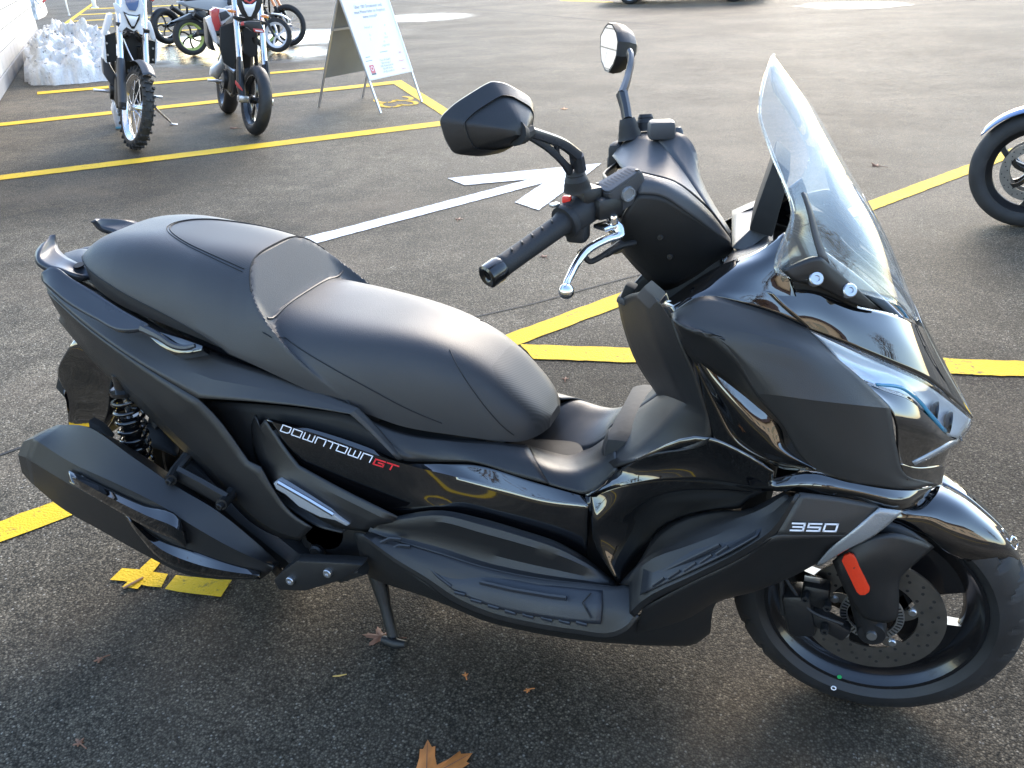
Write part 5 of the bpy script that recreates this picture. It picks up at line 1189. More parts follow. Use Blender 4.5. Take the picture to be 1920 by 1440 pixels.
    def bars(s, r, L=.75, rake=26, width=.40, rise=.10):
        ax = Vector((-math.sin(R(rake)), 0, math.cos(R(rake)))); t = Vector((s.wb/2, 0, r))+ax*(L+.04)
        b = s.part('handlebar', tube_mesh([t+Vector((-.1, -width, rise)), t+Vector((-.03, -width*.45, rise*.9)), t+Vector((0, -.1, 0)), t+Vector((0, .1, 0)), t+Vector((-.03, width*.45, rise*.9)), t+Vector((-.1, width, rise))], .013, 8, 3), 'darkmetal', None, 50, True)
        for sd in (-1, 1): s.part('grip', tube_mesh([t+Vector((-.1, sd*width, rise)), t+Vector((-.06, sd*(width-.14), rise*.98))], .018, 8), 'rubber', b, 50, True)
# ---- white enduro
c0 = G(257, 280)
B1 = Bike('enduro_motorcycle', 'white enduro motorcycle with knobbly tyres standing on its side stand beside the snow', (c0.x, c0.y), -43, 1.46, 'motorcycles parked in the marked bays', lean=12)
B1.set_steer(13, .345)
B1.wheel('front_wheel', .73, .345, .10, 'wire', 'tyre_dust', 'alu', .275, True, True)
B1.wheel('rear_wheel', -.73, .33, .12, 'wire', 'tyre_dust', 'alu', .24, False, True)
B1.fork(.345, .105, .026, .032, 1.0, .40, 'alu', 'grey_plastic')
for sd in (-1, 1): B1.part('fork_guard', tube_mesh([(.73-.05, sd*.115, .33), (.70-.1, sd*.118, .55), (.66-.12, sd*.118, .66)], [.034, .036, .036], 8, flat=.6), 'blue_panel' if False else 'grey_plastic', None, 40, True)
for sd in (-1, 1): B1.part('axle_block', box_mesh((.71, sd*.11, .345), (.06, .05, .06), .01), 'core', None, 40, True)
fm_ = []
for k in range(9):
    a = R(10+k*14); fm_.append([Vector((.73+.40*math.cos(a)*1.0, y, .345+.40*math.sin(a)-abs(y)*.35)) for y in (-.055, -.03, 0, .03, .055)])
fv, ff = grid_mesh(fm_[3:8], 3, 3); o = B1.part('front_fender', (fv, ff), 'grey_plastic', None, 60, True); solid(o, .004)
B1.frame(.93, rr=.33, exhaust=False)
B1.bars(.345, 1.05)
xm = .50
B1.plate('headlight_mask', [(212, 6), (219, 5), (227, 14), (229, -14), (264, -14), (267, 2), (272, 18), (268, 30), (264, 42), (269, 58), (268, 66), (262, 64), (257, 56), (251, 59), (244, 55), (237, 51), (228, 60), (221, 54), (226, 44), (226, 26), (218, 24), (214, 14)], 'white_plastic', .03, xm, None, .006)
mk = B1.plate('headlight', [(231, 21), (240, 26), (256, 29), (263, 26), (262, 36), (252, 54), (247, 54), (240, 44)], 'rim', .03, xm+.012, None, .003)
B1.plate('lamp_reflector', [(235, 26), (241, 29), (256, 31), (260, 30), (252, 49), (247, 49)], 'chromelamp', .02, xm+.016, None, .002, mk)
B1.plate('mask_screen', [(233, -8), (262, -8), (259, 12), (254, 21), (242, 19), (236, 8)], 'blue_panel', .02, xm+.014, None, .003)
for pts in ([(202, 27), (211, 26), (210, 42), (205, 54), (199, 64), (194, 68), (193, 62), (197, 45)], [(194, 66), (197, 66), (199, 112), (202, 119), (198, 117), (194, 104)], [(274, 39), (282, 40), (288, 56), (292, 71), (289, 77), (284, 73), (278, 56)], [(292, 71), (296, 79), (296, 105), (292, 123), (291, 118), (292, 80)]):
    B1.plate('shroud', pts, 'white_plastic', .22, .34, None, .005)
for pts in ([(197, 67), (217, 60), (219, 114), (201, 118)], [(275, 74), (291, 78), (291, 119), (277, 120)], [(226, 58), (266, 64), (267, 118), (228, 114)]):
    B1.plate('radiator', pts, 'core', .05, .30, None, .005)
for (x, y) in ((200, 81), (202, 103), (287, 91), (287, 112)):
    p = B1.at(x, y, .305); B1.part('bolt', xf(lathe_mesh([(0, .006), (.008, .006), (.01, 0), (.01, -.006)], 8, 'x', closed=False), Matrix.Translation(p)), 'satin_alu')
B1.plate('skid_plate', [(191, 108), (205, 118), (218, 140), (221, 165), (207, 158), (194, 140)], 'grey_plastic', .2, .05, None, .02)
B1.part('brake_line', tube_mesh([B1.at(231, 72, .52), B1.at(236, 84, .52), B1.at(243, 100, .55), B1.at(250, 114, .6)], .006, 6, 3), 'satin_alu')
sp0 = Vector((-.02, .14, .36)); gp = B1.inv @ G(322, 234)
B1.part('side_stand', join(tube_mesh([sp0, sp0.lerp(gp, .5), gp+Vector((0, 0, .015))], [.014, .012, .010], 8), box_mesh(gp+Vector((0, .02, .008)), (.05, .07, .012), .003)), 'satin_alu')
# ---- supermoto
c0 = G(480, 253)
B2 = Bike('supermoto_motorcycle', 'black, red and white supermoto motorcycle with smooth road tyres and orange indicators', (c0.x, c0.y), -43, 1.44, 'motorcycles parked in the marked bays', lean=10)
B2.set_steer(8, .30)
B2.wheel('front_wheel', .72, .30, .125, 'cast', 'tyre', 'rim', .215, True)
B2.wheel('rear_wheel', -.72, .305, .155, 'cast', 'tyre', 'rim', .215, False, disc=.11)
B2.fork(.30, .115, .027, .03, 1.05, .32, 'alu', 'darkmetal')
B2.frame(.92, rr=.305, exhaust=False)
B2.bars(.30, 1.1)
for sd in (-1, 1): B2.part('fork_guard', tube_mesh([(.70-.0, sd*.125, .30), (.66-.02, sd*.13, .40), (.58, sd*.128, .58), (.56, sd*.125, .64)], [.030, .042, .040, .03], 8, flat=.6), 'matte', None, 40, True)
B2.plate('guard_stripe', [(441, 150), (446, 155), (455, 168), (455, 171), (446, 164), (441, 157)], 'red_plastic', .006, .735, None, .001)
for sd in (-1, 1): B2.part('axle_block', box_mesh((.70, sd*.115, .30), (.07, .09, .06), .012), 'satin_alu', None, 40, True)
B2.part('brake_caliper', box_mesh((.62, .10, .36), (.07, .05, .11), .012), 'darkmetal', None, 40, True)
B2.plate('headlight_mask', [(443, -12), (490, -14), (493, 4), (488, 18), (478, 34), (470, 39), (462, 35), (452, 24), (445, 8)], 'matte', .04, .52, None, .006)
hl2 = B2.plate('headlight', [(454, 2), (460, 8), (474, 8), (481, 2), (477, 18), (471, 31), (466, 31), (459, 18)], 'chromelamp', .02, .545, None, .003)
B2.plate('mask_stripe', [(456, -4), (468, 4), (482, -6), (482, -2), (470, 8), (458, 2)], 'red_plastic', .01, .545, None, .001)
B2.plate('front_fender', [(451, 44), (468, 40), (488, 40), (496, 58), (497, 62), (474, 60), (464, 51), (452, 49)], 'matte', .10, .80, None, .006)
B2.plate('fender_badge', [(474, 53), (493, 55), (496, 61), (477, 60)], 'red_plastic', .004, .806, None, .001)
B2.plate('fender_badge', [(478, 56), (492, 58), (493, 60), (480, 59)], 'white_plastic', .004, .809, None, .0008)
B2.plate('fender_badge', [(451, 42), (457, 40), (458, 47), (452, 48)], 'red_plastic', .004, .806, None, .001)
for pts in ([(427, 18), (434, 17), (443, 20), (443, 24), (434, 24), (428, 22)], [(490, 28), (498, 27), (505, 30), (504, 34), (494, 34), (489, 31)]):
    B2.plate('turn_signal', pts, 'orange_lens', .05, .45, None, .008)
B2.plate('shroud', [(396, 20), (404, 15), (412, 17), (410, 30), (414, 48), (410, 58), (405, 58), (398, 40)], 'red_plastic', .12, .22, None, .006)
B2.plate('shroud', [(388, 35), (396, 30), (400, 45), (406, 65), (408, 84), (402, 78), (394, 56)], 'white_plastic', .14, .20, None, .006)
B2.plate('shroud', [(404, 14), (416, 16), (430, 18), (436, 30), (424, 40), (416, 48), (411, 34)], 'white_plastic', .2, .18, None, .006)
B2.plate('shroud', [(411, 24), (424, 20), (432, 30), (420, 38), (414, 40)], 'grey_plastic', .02, .186, None, .004)
B2.plate('side_panel', [(387, 34), (392, 36), (395, 60), (402, 88), (406, 96), (396, 94), (390, 80)], 'matte', .2, .12, None, .01)
B2.plate('radiator', [(414, 50), (440, 40), (445, 100), (438, 130), (420, 118), (413, 90)], 'core', .06, .34, None, .008)
B2.plate('radiator', [(455, 50), (482, 58), (484, 104), (470, 108), (458, 100)], 'core', .06, .34, None, .008)
B2.part('header_pipe', tube_mesh([B2.at(440, 134, .32), B2.at(432, 128, .30), B2.at(422, 118, .25)], .02, 8, 3), 'satin_alu')
B2.plate('engine_guard', [(396, 128), (412, 116), (420, 96), (424, 104), (420, 130), (410, 150), (394, 142)], 'satin_alu', .08, -.02, None, .012)
sp0 = Vector((-.05, .14, .36)); gp = B2.inv @ G(507, 214)
B2.part('side_stand', tube_mesh([sp0, Vector((gp.x, gp.y*.8, .02))], [.014, .010], 8), 'satin_alu')
# ---- bikes further back
def far_bike(name, label, contact, head, wb, rf, rrr, kind, steer=0):
    b = Bike(name, label, contact, head, wb, 'motorcycles standing further back'); b.set_steer(steer, rf); return b
c0 = G(364, 104)                                       # its lime rear wheel
hd = 62; w = 1.36; cc = Vector((c0.x, c0.y, 0))+Vector((math.cos(R(hd)), math.sin(R(hd)), 0))*w
B3 = far_bike('street_motorcycle', 'grey and black motorcycle whose rear wheel has a bright lime rim', (cc.x, cc.y), hd, w, .30, .30, 0)
B3.wheel('rear_wheel', -w/2, .30, .12, 'cast', 'tyre_dust', 'lime', .215, spoke_mat='rim', n=6); B3.wheel('front_wheel', w/2, .30, .11, 'cast', 'tyre_dust', 'lime', .215, spoke_mat='rim', n=6)
B3.fork(.30, .10, .024, .028, .8, .4, 'darkmetal', 'darkmetal'); B3.frame(.84, rr=.30); B3.bars(.30, .8)
B3.part('tail_panel', join(*[prism_mesh([Vector((-.78, s*.12, .84)), Vector((-.3, s*.17, .86)), Vector((.25, s*.18, .78)), Vector((.22, s*.18, .58)), Vector((-.25, s*.17, .66)), Vector((-.65, s*.13, .76))], (0, -s*.03, 0), .008) for s in (1, -1)]), 'silver_panel')
B3.part('tank', tube_mesh([(-.05, 0, .92), (.15, 0, .98), (.35, 0, .95)], [.10, .16, .10], 12, 4), 'silver_panel')
B3.part('hugger', prism_mesh([Vector((-.95, -.06, .55)), Vector((-.6, -.06, .66)), Vector((-.2, -.06, .52)), Vector((-.22, -.06, .46)), Vector((-.6, -.06, .58))], (0, .12, 0), .006), 'grey_plastic')
B3.part('muffler', tube_mesh([(.0, -.16, .33), (-.3, -.17, .34), (-.62, -.18, .36)], [.05, .06, .05], 10, 2), 'matte')
c0 = G(318, 83); hd = 75; w = 1.4; cc = Vector((c0.x, c0.y, 0))+Vector((math.cos(R(hd)), math.sin(R(hd)), 0))*w
B4 = far_bike('naked_motorcycle', 'dark motorcycle with a red tail lamp and plain black wheels behind the white enduro', (cc.x, cc.y), hd, w, .31, .31, 0)
B4.wheel('rear_wheel', -w/2, .33, .16, 'cast', 'tyre', 'rim', .225); B4.wheel('front_wheel', w/2, .31, .12, 'cast', 'tyre', 'rim', .22)
B4.fork(.31, .10, .024, .028, .8, .4, 'alu', 'darkmetal'); B4.frame(.86, rr=.33); B4.bars(.31, .8)
B4.part('tail', tube_mesh([(-.92, 0, .98), (-.6, 0, .95), (-.3, 0, .88)], [.05, .09, .10], 10, 3, flat=.8), 'matte')
B4.part('tail_lamp', tube_mesh([(-1.0, -.05, .93), (-.9, -.05, .80)], [.035, .05], 8), 'red_lens')
B4.part('plate_holder', join(prism_mesh([Vector((-.95, -.08, .80)), Vector((-.95, .08, .80)), Vector((-1.0, .08, .55)), Vector((-1.0, -.08, .55))], (.012, 0, 0), .002), tube_mesh([(-.7, 0, .86), (-.95, 0, .80)], .02, 6)), 'grey_plastic')
B4.part('tank', tube_mesh([(-.05, 0, .92), (.15, 0, .99), (.35, 0, .95)], [.10, .17, .10], 12, 4), 'blue_panel')
c0 = G(524, 98); hd = -8; w = 1.2
B5 = far_bike('small_white_motorcycle', 'small motorcycle with a white cast front wheel behind the supermoto', (c0.x, c0.y), hd, w, .27, .27, 0, 18)
B5.wheel('front_wheel', w/2, .27, .09, 'cast', 'tyre_dust', 'white_plastic', .20, True, n=5); B5.wheel('rear_wheel', -w/2, .27, .10, 'cast', 'tyre_dust', 'white_plastic', .20, n=5)
B5.fork(.27, .08, .018, .022, .7, .4, 'darkmetal', 'darkmetal'); B5.frame(.75, rr=.27); B5.bars(.27, .7)
B5.part('front_fender', tube_mesh([(w/2-.05, 0, .60), (w/2+.12, 0, .575), (w/2+.27, 0, .50)], [.05, .06, .02], 10, 3, flat=.3, up=(0, 1, 0)), 'white_plastic', None, 40, True)
B5.part('tank', tube_mesh([(-.2, 0, .78), (.1, 0, .84), (.25, 0, .80)], [.10, .14, .08], 10, 3), 'white_plastic')
c0 = G(546, 86); hd = -4; w = 1.42
B6 = far_bike('trail_motorcycle', 'rear-row trail motorcycle with large wire-spoked front wheel and orange fork', (c0.x, c0.y), hd, w, .345, .33, 0, 10)
B6.wheel('front_wheel', w/2, .345, .09, 'wire', 'tyre_dust', 'rim', .275, True); B6.wheel('rear_wheel', -w/2, .32, .12, 'wire', 'tyre_dust', 'rim', .23)
B6.fork(.345, .10, .024, .030, .85, .4, 'orange_lens', 'core'); B6.frame(.9, rr=.32); B6.bars(.345, .85)
B6.part('front_fender', tube_mesh([(w/2-.2, 0, .86), (w/2+.1, 0, .88), (w/2+.4, 0, .80)], [.06, .06, .03], 10, 3, flat=.3, up=(0, 1, 0)), 'grey_plastic', None, 40, True)
B6.part('tank', tube_mesh([(-.1, 0, .92), (.15, 0, 1.0), (.3, 0, .95)], [.10, .15, .08], 10, 3), 'white_plastic')
# ---- motorcycle at the right edge
c0 = G(1912, 423); hd = 176; w = 1.42
B7 = Bike('parked_motorcycle', 'parked motorcycle with blue front fender and drilled brake disc, cut off by the right edge', (c0.x, c0.y), hd, w, None)
B7.set_steer(-6, .30)
B7.wheel('front_wheel', w/2, .30, .12, 'cast', 'tyre_dust', 'darkmetal', .222, True, n=3, disc=None)
fwp = Vector((w/2, 0, .30))
for sd in (1, -1):
    d = B7.part('brake_disc', xf(lathe_mesh([(.15, -.0022), (.15, .0022), (.105, .0022), (.105, -.0022)], 60, 'y'), Matrix.Translation(fwp+Vector((0, sd*.062, 0)))), 'steel', None, 40, True)
    hs = [xf(lathe_mesh([(0, sd*.0030), (.0035, sd*.0030), (.0035, 0)], 7, 'y', closed=False), Matrix.Translation(fwp+Vector(((.115+.012*(k % 3))*math.cos(k*.1496), sd*.062, (.115+.012*(k % 3))*math.sin(k*.1496))))) for k in range(42)]
    B7.part('drilled_holes', join(*hs), 'core', d, 40, True)
    B7.part('disc_carrier', xf(spoke_mesh(5, .03, .112, .012, .016, .004, .2, .3), Matrix.Translation(fwp+Vector((0, sd*.066, 0)))), 'rim', d, 40, True)
    B7.part('brake_caliper', box_mesh(fwp+Vector((-.12, sd*.085, .07)), (.07, .05, .12), .012), 'darkmetal', d, 40, True)
B7.wheel('rear_wheel', -w/2, .31, .16, 'cast', 'tyre', 'darkmetal', .222, n=3)
B7.fork(.30, .11, .026, .03, .8, .4, 'alu', 'darkmetal'); B7.frame(.82, rr=.31); B7.bars(.30, .8)
fe = []
for k in range(10):
    a = R(36+k*12); fe.append([fwp+Vector((.335*math.cos(a), y, .335*math.sin(a)-abs(y)*(.15 if abs(y) < .06 else .35))) for y in (-.075, -.05, 0, .05, .075)])
fv, ff = grid_mesh(fe, 3, 3); o = B7.part('front_fender', (fv, ff), 'blue_panel', None, 60, True); solid(o, .005)
B7.part('tank', tube_mesh([(-.05, 0, .9), (.15, 0, .98), (.35, 0, .93)], [.12, .18, .10], 12, 4), 'blue_panel')
# ---- A-board
f1, f2, b1, b2 = G(714, 213), G(791, 192), G(598, 201), G(680, 183)
apL = (f1+b1)/2; apR = (f2+b2)/2; HZ = 1.10; apL.z = HZ; apR.z = HZ
apL += (f1-b1)*.05; apR += (f2-b2)*.05
board = empty('a_board_sign', ((f1+f2+b1+b2)/4)); BL = board.location.copy()
tag(board, 'white folding A-board advertising sign with grey print on aluminium legs', 'sign')
def bpart(name, m, mat, parent=None, smooth=True):
    o = link(name, mesh(m[0], m[1], smooth, 35), M[mat]); o.parent = parent or board
    if parent is None: o.matrix_parent_inverse = Matrix.Translation(-BL)
    return o
def leg(a, b, w=.022):
    d = (b-a).normalized(); s = (f2-f1).normalized(); n = d.cross(s).normalized(); s = n.cross(d)
    v = []
    for p in (a, b):
        for i, j in ((-1, -1), (1, -1), (1, 1), (-1, 1)): v.append(p+s*w*i*.5+n*w*.7*j*.5)
    return v, [(0, 1, 5, 4), (1, 2, 6, 5), (2, 3, 7, 6), (3, 0, 4, 7), (0, 3, 2, 1), (4, 5, 6, 7)]
for a, b in ((f1, apL), (f2, apR), (b1, apL), (b2, apR)): bpart('leg', leg(a+Vector((0, 0, .004)), b), 'board_frame', None, False)
def face(fa, fb, la, lb, t0, name, mat, push, inset=.02):
    A = fa.lerp(la, t0); B = fb.lerp(lb, t0); C = fb.lerp(lb, .985); D = fa.lerp(la, .985); n = (B-A).cross(D-A).normalized(); n = n if n.dot(push) > 0 else -n
    m = prism_mesh([A+n*.004, B+n*.004, C+n*.004, D+n*.004], n*.008, 0); return bpart(name, m, mat, None, False), A, B, C, D, n
pn, A_, B_, C_, D_2, nf_ = face(f1, f2, apL, apR, .285, 'sign_panel', 'board', f1-b1)
bp_, *_r2 = face(b1, b2, apL, apR, .27, 'rear_panel', 'board_back', b1-f1)
bpart('panel_rail', join(leg(A_+nf_*.008, B_+nf_*.008, .018), leg(A_+nf_*.010, D_2+nf_*.010, .02), leg(B_+nf_*.010, C_+nf_*.010, .02)), 'board', pn, False)
bpart('cross_bar', leg(b1.lerp(apL, .70), b2.lerp(apR, .70), .03), 'board_frame', None, False)
ux = (B_-A_); uy = (D_2-A_); UW, UH = ux.length, uy.length; ux.normalize(); uy = (uy-ux*uy.dot(ux)).normalized()
def bpos(a, b, z=.0145): return A_.lerp(B_, a).lerp(D_2.lerp(C_, a), b)+nf_*z
def btext(s, cx, cy, size, mat, sx=1.0):
    me = text_mesh(s, size)
    for v in me.vertices: v.co = bpos(cx+v.co.x*sx/UW, cy+v.co.y/UH)
    me.materials.clear(); me.materials.append(M[mat]); o = link('printed_text', me, M[mat]); o.parent = pn
for s, cx, cy, sz, mt in (('Über 100 Occasionen und', .5, .845, .046, 'ink'), ('neue Motorräder im Angebot', .5, .785, .046, 'ink'), ('www.moto69.ch', .5, .725, .046, 'ink'),
    ('Ankauf und Eintausch aller', .5, .60, .036, 'ink_light'), ('Marken', .5, .555, .036, 'ink_light'), ('Finanzierung/Leasing', .5, .505, .036, 'ink_light'), ('Service und Reparatur', .5, .455, .036, 'ink_light'), ('Reifendienst', .5, .41, .036, 'ink_light'), ('Schadenmanagement', .5, .365, .036, 'ink_light'),
    ('Moto 69 GmbH', .47, .195, .030, 'ink_light'), ('Täfernstrasse 1', .47, .16, .030, 'ink_light'), ('5405 Baden-Dättwil', .47, .125, .030, 'ink_light'), ('056 497 06 66', .47, .09, .030, 'ink_light'), ('info@moto69.ch', .47, .055, .030, 'ink_light')):
    btext(s, cx, cy, sz*.95, mt, .92)
btext('NIU', .86, .245, .03, 'ink_red'); btext('Peugeot', .83, .15, .026, 'ink_red'); btext('Honda', .82, .05, .026, 'ink_red')
def patch(cx, cy, w, h, mat, z=.0146):
    bpart('printed_logo', ([bpos(cx-w/UW, cy-h/UH, z), bpos(cx+w/UW, cy-h/UH, z), bpos(cx+w/UW, cy+h/UH, z), bpos(cx-w/UW, cy+h/UH, z)], [(0, 1, 2, 3)]), mat, pn, False)
patch(.13, .115, .035, .04, 'ink_red'); patch(.13, .055, .035, .008, 'ink')
bpart('printed_logo', [[bpos(.13+math.cos(a)*rr/UW, .12+math.sin(a)*rr/UH, .0152) for rr in (.016, .022) for a in [2*math.pi*k/16 for k in range(16)]], [(k, (k+1) % 16, 16+(k+1) % 16, 16+k) for k in range(16)]], 'board', pn, False)
patch(.12, .215, .05, .0025, 'ink'); patch(.5, .29, .06, .004, 'ink_light'); patch(.12, .26, .035, .004, 'ink_light')
# ---- block wall on the left
M['block'] = plain('white_painted_block', (.46, .45, .425), .75, bump=(60, .5), var=.07, vscale=3)
M['mortar'] = plain('wall_joint', (.33, .32, .30), .85)
w0, w1 = G(3, 181), G(74, 70); wd = (w1-w0); wl = wd.length; wd.normalize(); wn = Vector((wd.y, -wd.x, 0))
if wn.dot(CAM-w0) < 0: wn = -wn
wall = empty('block_wall', w0); tag(wall, 'white painted block wall running along the left edge behind the snow', 'wall')
wall.rotation_euler.z = math.atan2(wd.y, wd.x); sgn = 1 if wn.dot(Vector((-wd.y, wd.x, 0))) > 0 else -1
back0 = -6.0
o = link('wall_core', mesh(*box_mesh(((back0+wl)/2, -sgn*.16, 1.4), (wl-back0-.01, .28, 2.8)), smooth=False), M['mortar'], wall)
o = link('plinth', mesh(*box_mesh(((back0+wl)/2, -sgn*.13, .09), (wl-back0, .30, .18), .01), smooth=False), plain('wall_plinth', (.25, .25, .25), .8, var=.1), wall)
bh, bw = .235, .60
bm_ = mesh(*box_mesh((0, 0, 0), (bw-.012, .03, bh-.012), .004), smooth=False); bm_.materials.append(M['block'])
for r in range(11):
    for c in range(int((wl-back0)/bw)+1):
        x = wl-bw/2-c*bw-(bw/2 if r % 2 else 0)
        if x < back0 or x > wl: continue
        b = bpy.data.objects.new('block', bm_); COL.objects.link(b); b.parent = wall; b.location = (x, -sgn*.008+random.uniform(-.002, .002), .18+bh*(r+.5))
# ---- snow heap
def heap(name, pts_px, hgt, label, seed=1, res=70, loc_top=None):
    base = [G(*p) for p in pts_px]; c = sum(base, Vector())/len(base); rnd = random.Random(seed); v, f = [], []
    from mathutils import noise
    K = 140; Rn = 46; n = len(base)
    rim_ = []
    for k in range(K):
        t = k/K*n; i = int(t) % n; p = base[i].lerp(base[(i+1) % n], t-int(t)); rim_.append(p)
    rim_ = [(rim_[k-2]+rim_[k-1]+rim_[k]+rim_[(k+1) % K]+rim_[(k+2) % K])/5 for k in range(K)]
    for j in range(Rn+1):
        s = 1-j/Rn
        for k in range(K):
            p = c.lerp(rim_[k], s); h = hgt*(1-s**3.2)**.55
            nn = noise.fractal(Vector((p.x*3.2, p.y*3.2, seed)), .7, 2.0, 6); n2 = noise.noise(Vector((p.x*1.1, p.y*1.1, seed*3+h*2)))
            n3 = noise.noise(Vector((p.x*9, p.y*9, h*9)))
            q = Vector((p.x, p.y, 0)); out = (rim_[k]-c).normalized()
            q += out*(nn*.12+n3*.05)*(s > .15); q.z = max(-.01, h*(1+.30*nn+.22*n2)+.05*n3) if j else -.01
            v.append(q-c)
    for j in range(Rn):
        for k in range(K):
            a, b = j*K+k, j*K+(k+1) % K; f.append((a, b, b+K, a+K))
    me = mesh(v, orient(v, f, Vector((0, 0, 50))), True, 0); o = link(name, me, M['snow']); o.location = c; tag(o, label, 'snow heap'); return o, c
def snow_mat():
    m, t, b = nmat('old_snow'); L = t.links.new; tc = N(t, 'ShaderNodeTexCoord')
    n1 = N(t, 'ShaderNodeTexNoise'); n1.inputs['Scale'].default_value = 26; n1.inputs['Detail'].default_value = 6
    n2 = N(t, 'ShaderNodeTexNoise'); n2.inputs['Scale'].default_value = 1.6; n2.inputs['Detail'].default_value = 6
    for n in (n1, n2): L(tc.outputs['Object'], n.inputs['Vector'])
    r1 = N(t, 'ShaderNodeMapRange'); r1.inputs[1].default_value = .66; r1.inputs[2].default_value = .72; L(n1.outputs[0], r1.inputs[0])
    r2 = N(t, 'ShaderNodeValToRGB'); r2.color_ramp.elements[0].position = .35; r2.color_ramp.elements[0].color = (.54, .51, .47, 1); r2.color_ramp.elements[1].position = .6; r2.color_ramp.elements[1].color = (.78, .75, .71, 1); L(n2.outputs[0], r2.inputs[0])
    mx = N(t, 'ShaderNodeMixRGB'); mx.inputs[2].default_value = (.22, .19, .16, 1); L(r1.outputs[0], mx.inputs[0]); L(r2.outputs[0], mx.inputs[1]); L(mx.outputs[0], b.inputs['Base Color'])
    b.inputs['Roughness'].default_value = .65
    bp = N(t, 'ShaderNodeBump'); bp.inputs['Strength'].default_value = .7; bp.inputs['Distance'].default_value = .04; L(n1.outputs[0], bp.inputs['Height']); L(bp.outputs[0], b.inputs['Normal'])
    return m
M['snow'] = snow_mat()
sn, sc_ = heap('snow_heap', [(46, 152), (60, 161), (110, 160), (180, 154), (232, 148), (262, 132), (240, 116), (180, 108), (120, 104), (90, 100), (60, 116)], .52, 'heap of old dirty snow piled against the white block wall', 3)
M['twig'] = plain('dark_plant_debris', (.05, .04, .03), .8)
M['leaf'] = plain('dry_orange_leaf', (.50, .17, .035), .6, var=.3, vscale=25, bump=(60, .4))
M['leaf_brown'] = plain('dry_brown_leaf', (.17, .075, .04), .7, var=.35, vscale=25, bump=(60, .5))
dv = []
dg = bpy.context.evaluated_depsgraph_get(); rnd = random.Random(5)
vv = [sn.matrix_world @ v.co if False else sn.data.vertices[i].co+sc_ for i in range(0, len(sn.data.vertices)) for v in (sn.data.vertices[i],)]
for k in range(80):
    p = rnd.choice(vv[140*3:]); a = rnd.uniform(0, 3.1); L_ = rnd.uniform(.015, .05)
    dv.append(xf(box_mesh((0, 0, 0), (L_, .010, .006)), Matrix.Translation(p+Vector((0, 0, .008))) @ Matrix.Rotation(a, 4, 'Z') @ Matrix.Rotation(rnd.uniform(-.5, .5), 4, 'Y')))
db = link('plant_debris', mesh(*join(*dv), smooth=False), M['twig']); tag(db, 'scattered dark twigs and leaf bits on the snow', 'debris', None, 'stuff')
heap('snow_heap', [(62, 36), (72, 37), (86, 30), (88, 22), (76, 14), (60, 18)], .55, 'small far snow heap with a red ribbon near the top left corner', 9)[0]
rb = G(82, 26); tag(link('warning_ribbon', mesh(*tube_mesh([rb+Vector((0, 0, .3)), rb+Vector((.15, .1, .45)), rb+Vector((.1, .4, .55)), rb+Vector((-.2, .7, .5))], .03, 6, 3, flat=.2)), M['red_plastic']), 'red plastic ribbon lying on the far snow heap', 'ribbon')
for (x0, y0, r, h, lb) in ((130, 29, .02, 1.2, 'thin pale pole standing in the parking area at top left'), (178, 15, .07, 1.6, 'thick pale post standing at the top left beside the bays')):
    p = G(x0, y0); o = link('marker_post', mesh(*join(lathe_mesh([(0, h), (r*.8, h), (r, h-.02), (r, .03), (r*1.8, .03), (r*1.9, 0)], 12, 'z', closed=False))), M['board_frame']); o.location = p; tag(o, lb, 'post')
# ---- clear bottle beside the enduro
bp0 = G(226, 241); bt = empty('plastic_bottle', bp0); tag(bt, 'clear plastic bottle standing on the ground beside the enduro front wheel', 'bottle')
bt.rotation_euler = (R(-4), R(-6), 0)
link('bottle_body', mesh(*lathe_mesh([(0, .004), (.038, .004), (.042, .02), (.042, .10), (.039, .13), (.042, .16), (.041, .20), (.016, .245), (.015, .265)], 20, 'z', closed=False)), M['bottle'], bt)
link('bottle_base', mesh(*lathe_mesh([(0, .001), (.040, .001), (.043, .012), (.043, .022), (0, .022)], 20, 'z', closed=False)), plain('blue_bottle_base', (.12, .35, .5), .3), bt)
link('bottle_cap', mesh(*lathe_mesh([(.018, .258), (.018, .282), (.012, .288), (0, .288)], 16, 'z', closed=False)), M['white_plastic'], bt)
# ---- car at the top edge
M['carpaint'] = plain('dark_car_paint', (.02, .028, .024), .15, coat=1)
cp = G(1182, 7); car = empty('parked_car', cp+Vector((1.25, .75, 0)), R(5)); tag(car, 'dark parked car at the top edge of the picture', 'car')
sec = [(-2.1, .35, .55, .7), (-1.9, .28, .78, .84), (-1.2, .24, .88, .88), (-.6, .24, .92, .88), (.9, .24, .95, .88), (1.7, .26, .92, .86), (2.1, .36, .7, .72)]
rows = []
for (x, zb, zt, hw) in sec: rows.append([Vector((x, -hw, zb)), Vector((x, -hw-.03, (zb+zt)/2)), Vector((x, -hw+.05, zt)), Vector((x, 0, zt+.04)), Vector((x, hw-.05, zt)), Vector((x, hw+.03, (zb+zt)/2)), Vector((x, hw, zb)), Vector((x, 0, zb-.02)), Vector((x, -hw, zb))])
v, f = grid_mesh(rows, 2, 3); f = orient(v, f, Vector((0, -30, 20))); link('body', mesh(v, f), M['carpaint'], car)
rows = [[Vector((x, -hw, .88)), Vector((x, -hw*.8, zt)), Vector((x, 0, zt+.03)), Vector((x, hw*.8, zt)), Vector((x, hw, .88))] for x, zt, hw in ((-1.3, .92, .75), (-.7, 1.32, .72), (.1, 1.42, .72), (1.0, 1.36, .72), (1.8, .96, .72))]
v, f = grid_mesh(rows, 3, 3); link('cabin', mesh(v, orient(v, f, Vector((0, -30, 20)))), M['blue_panel'] if False else M['gloss'], car)
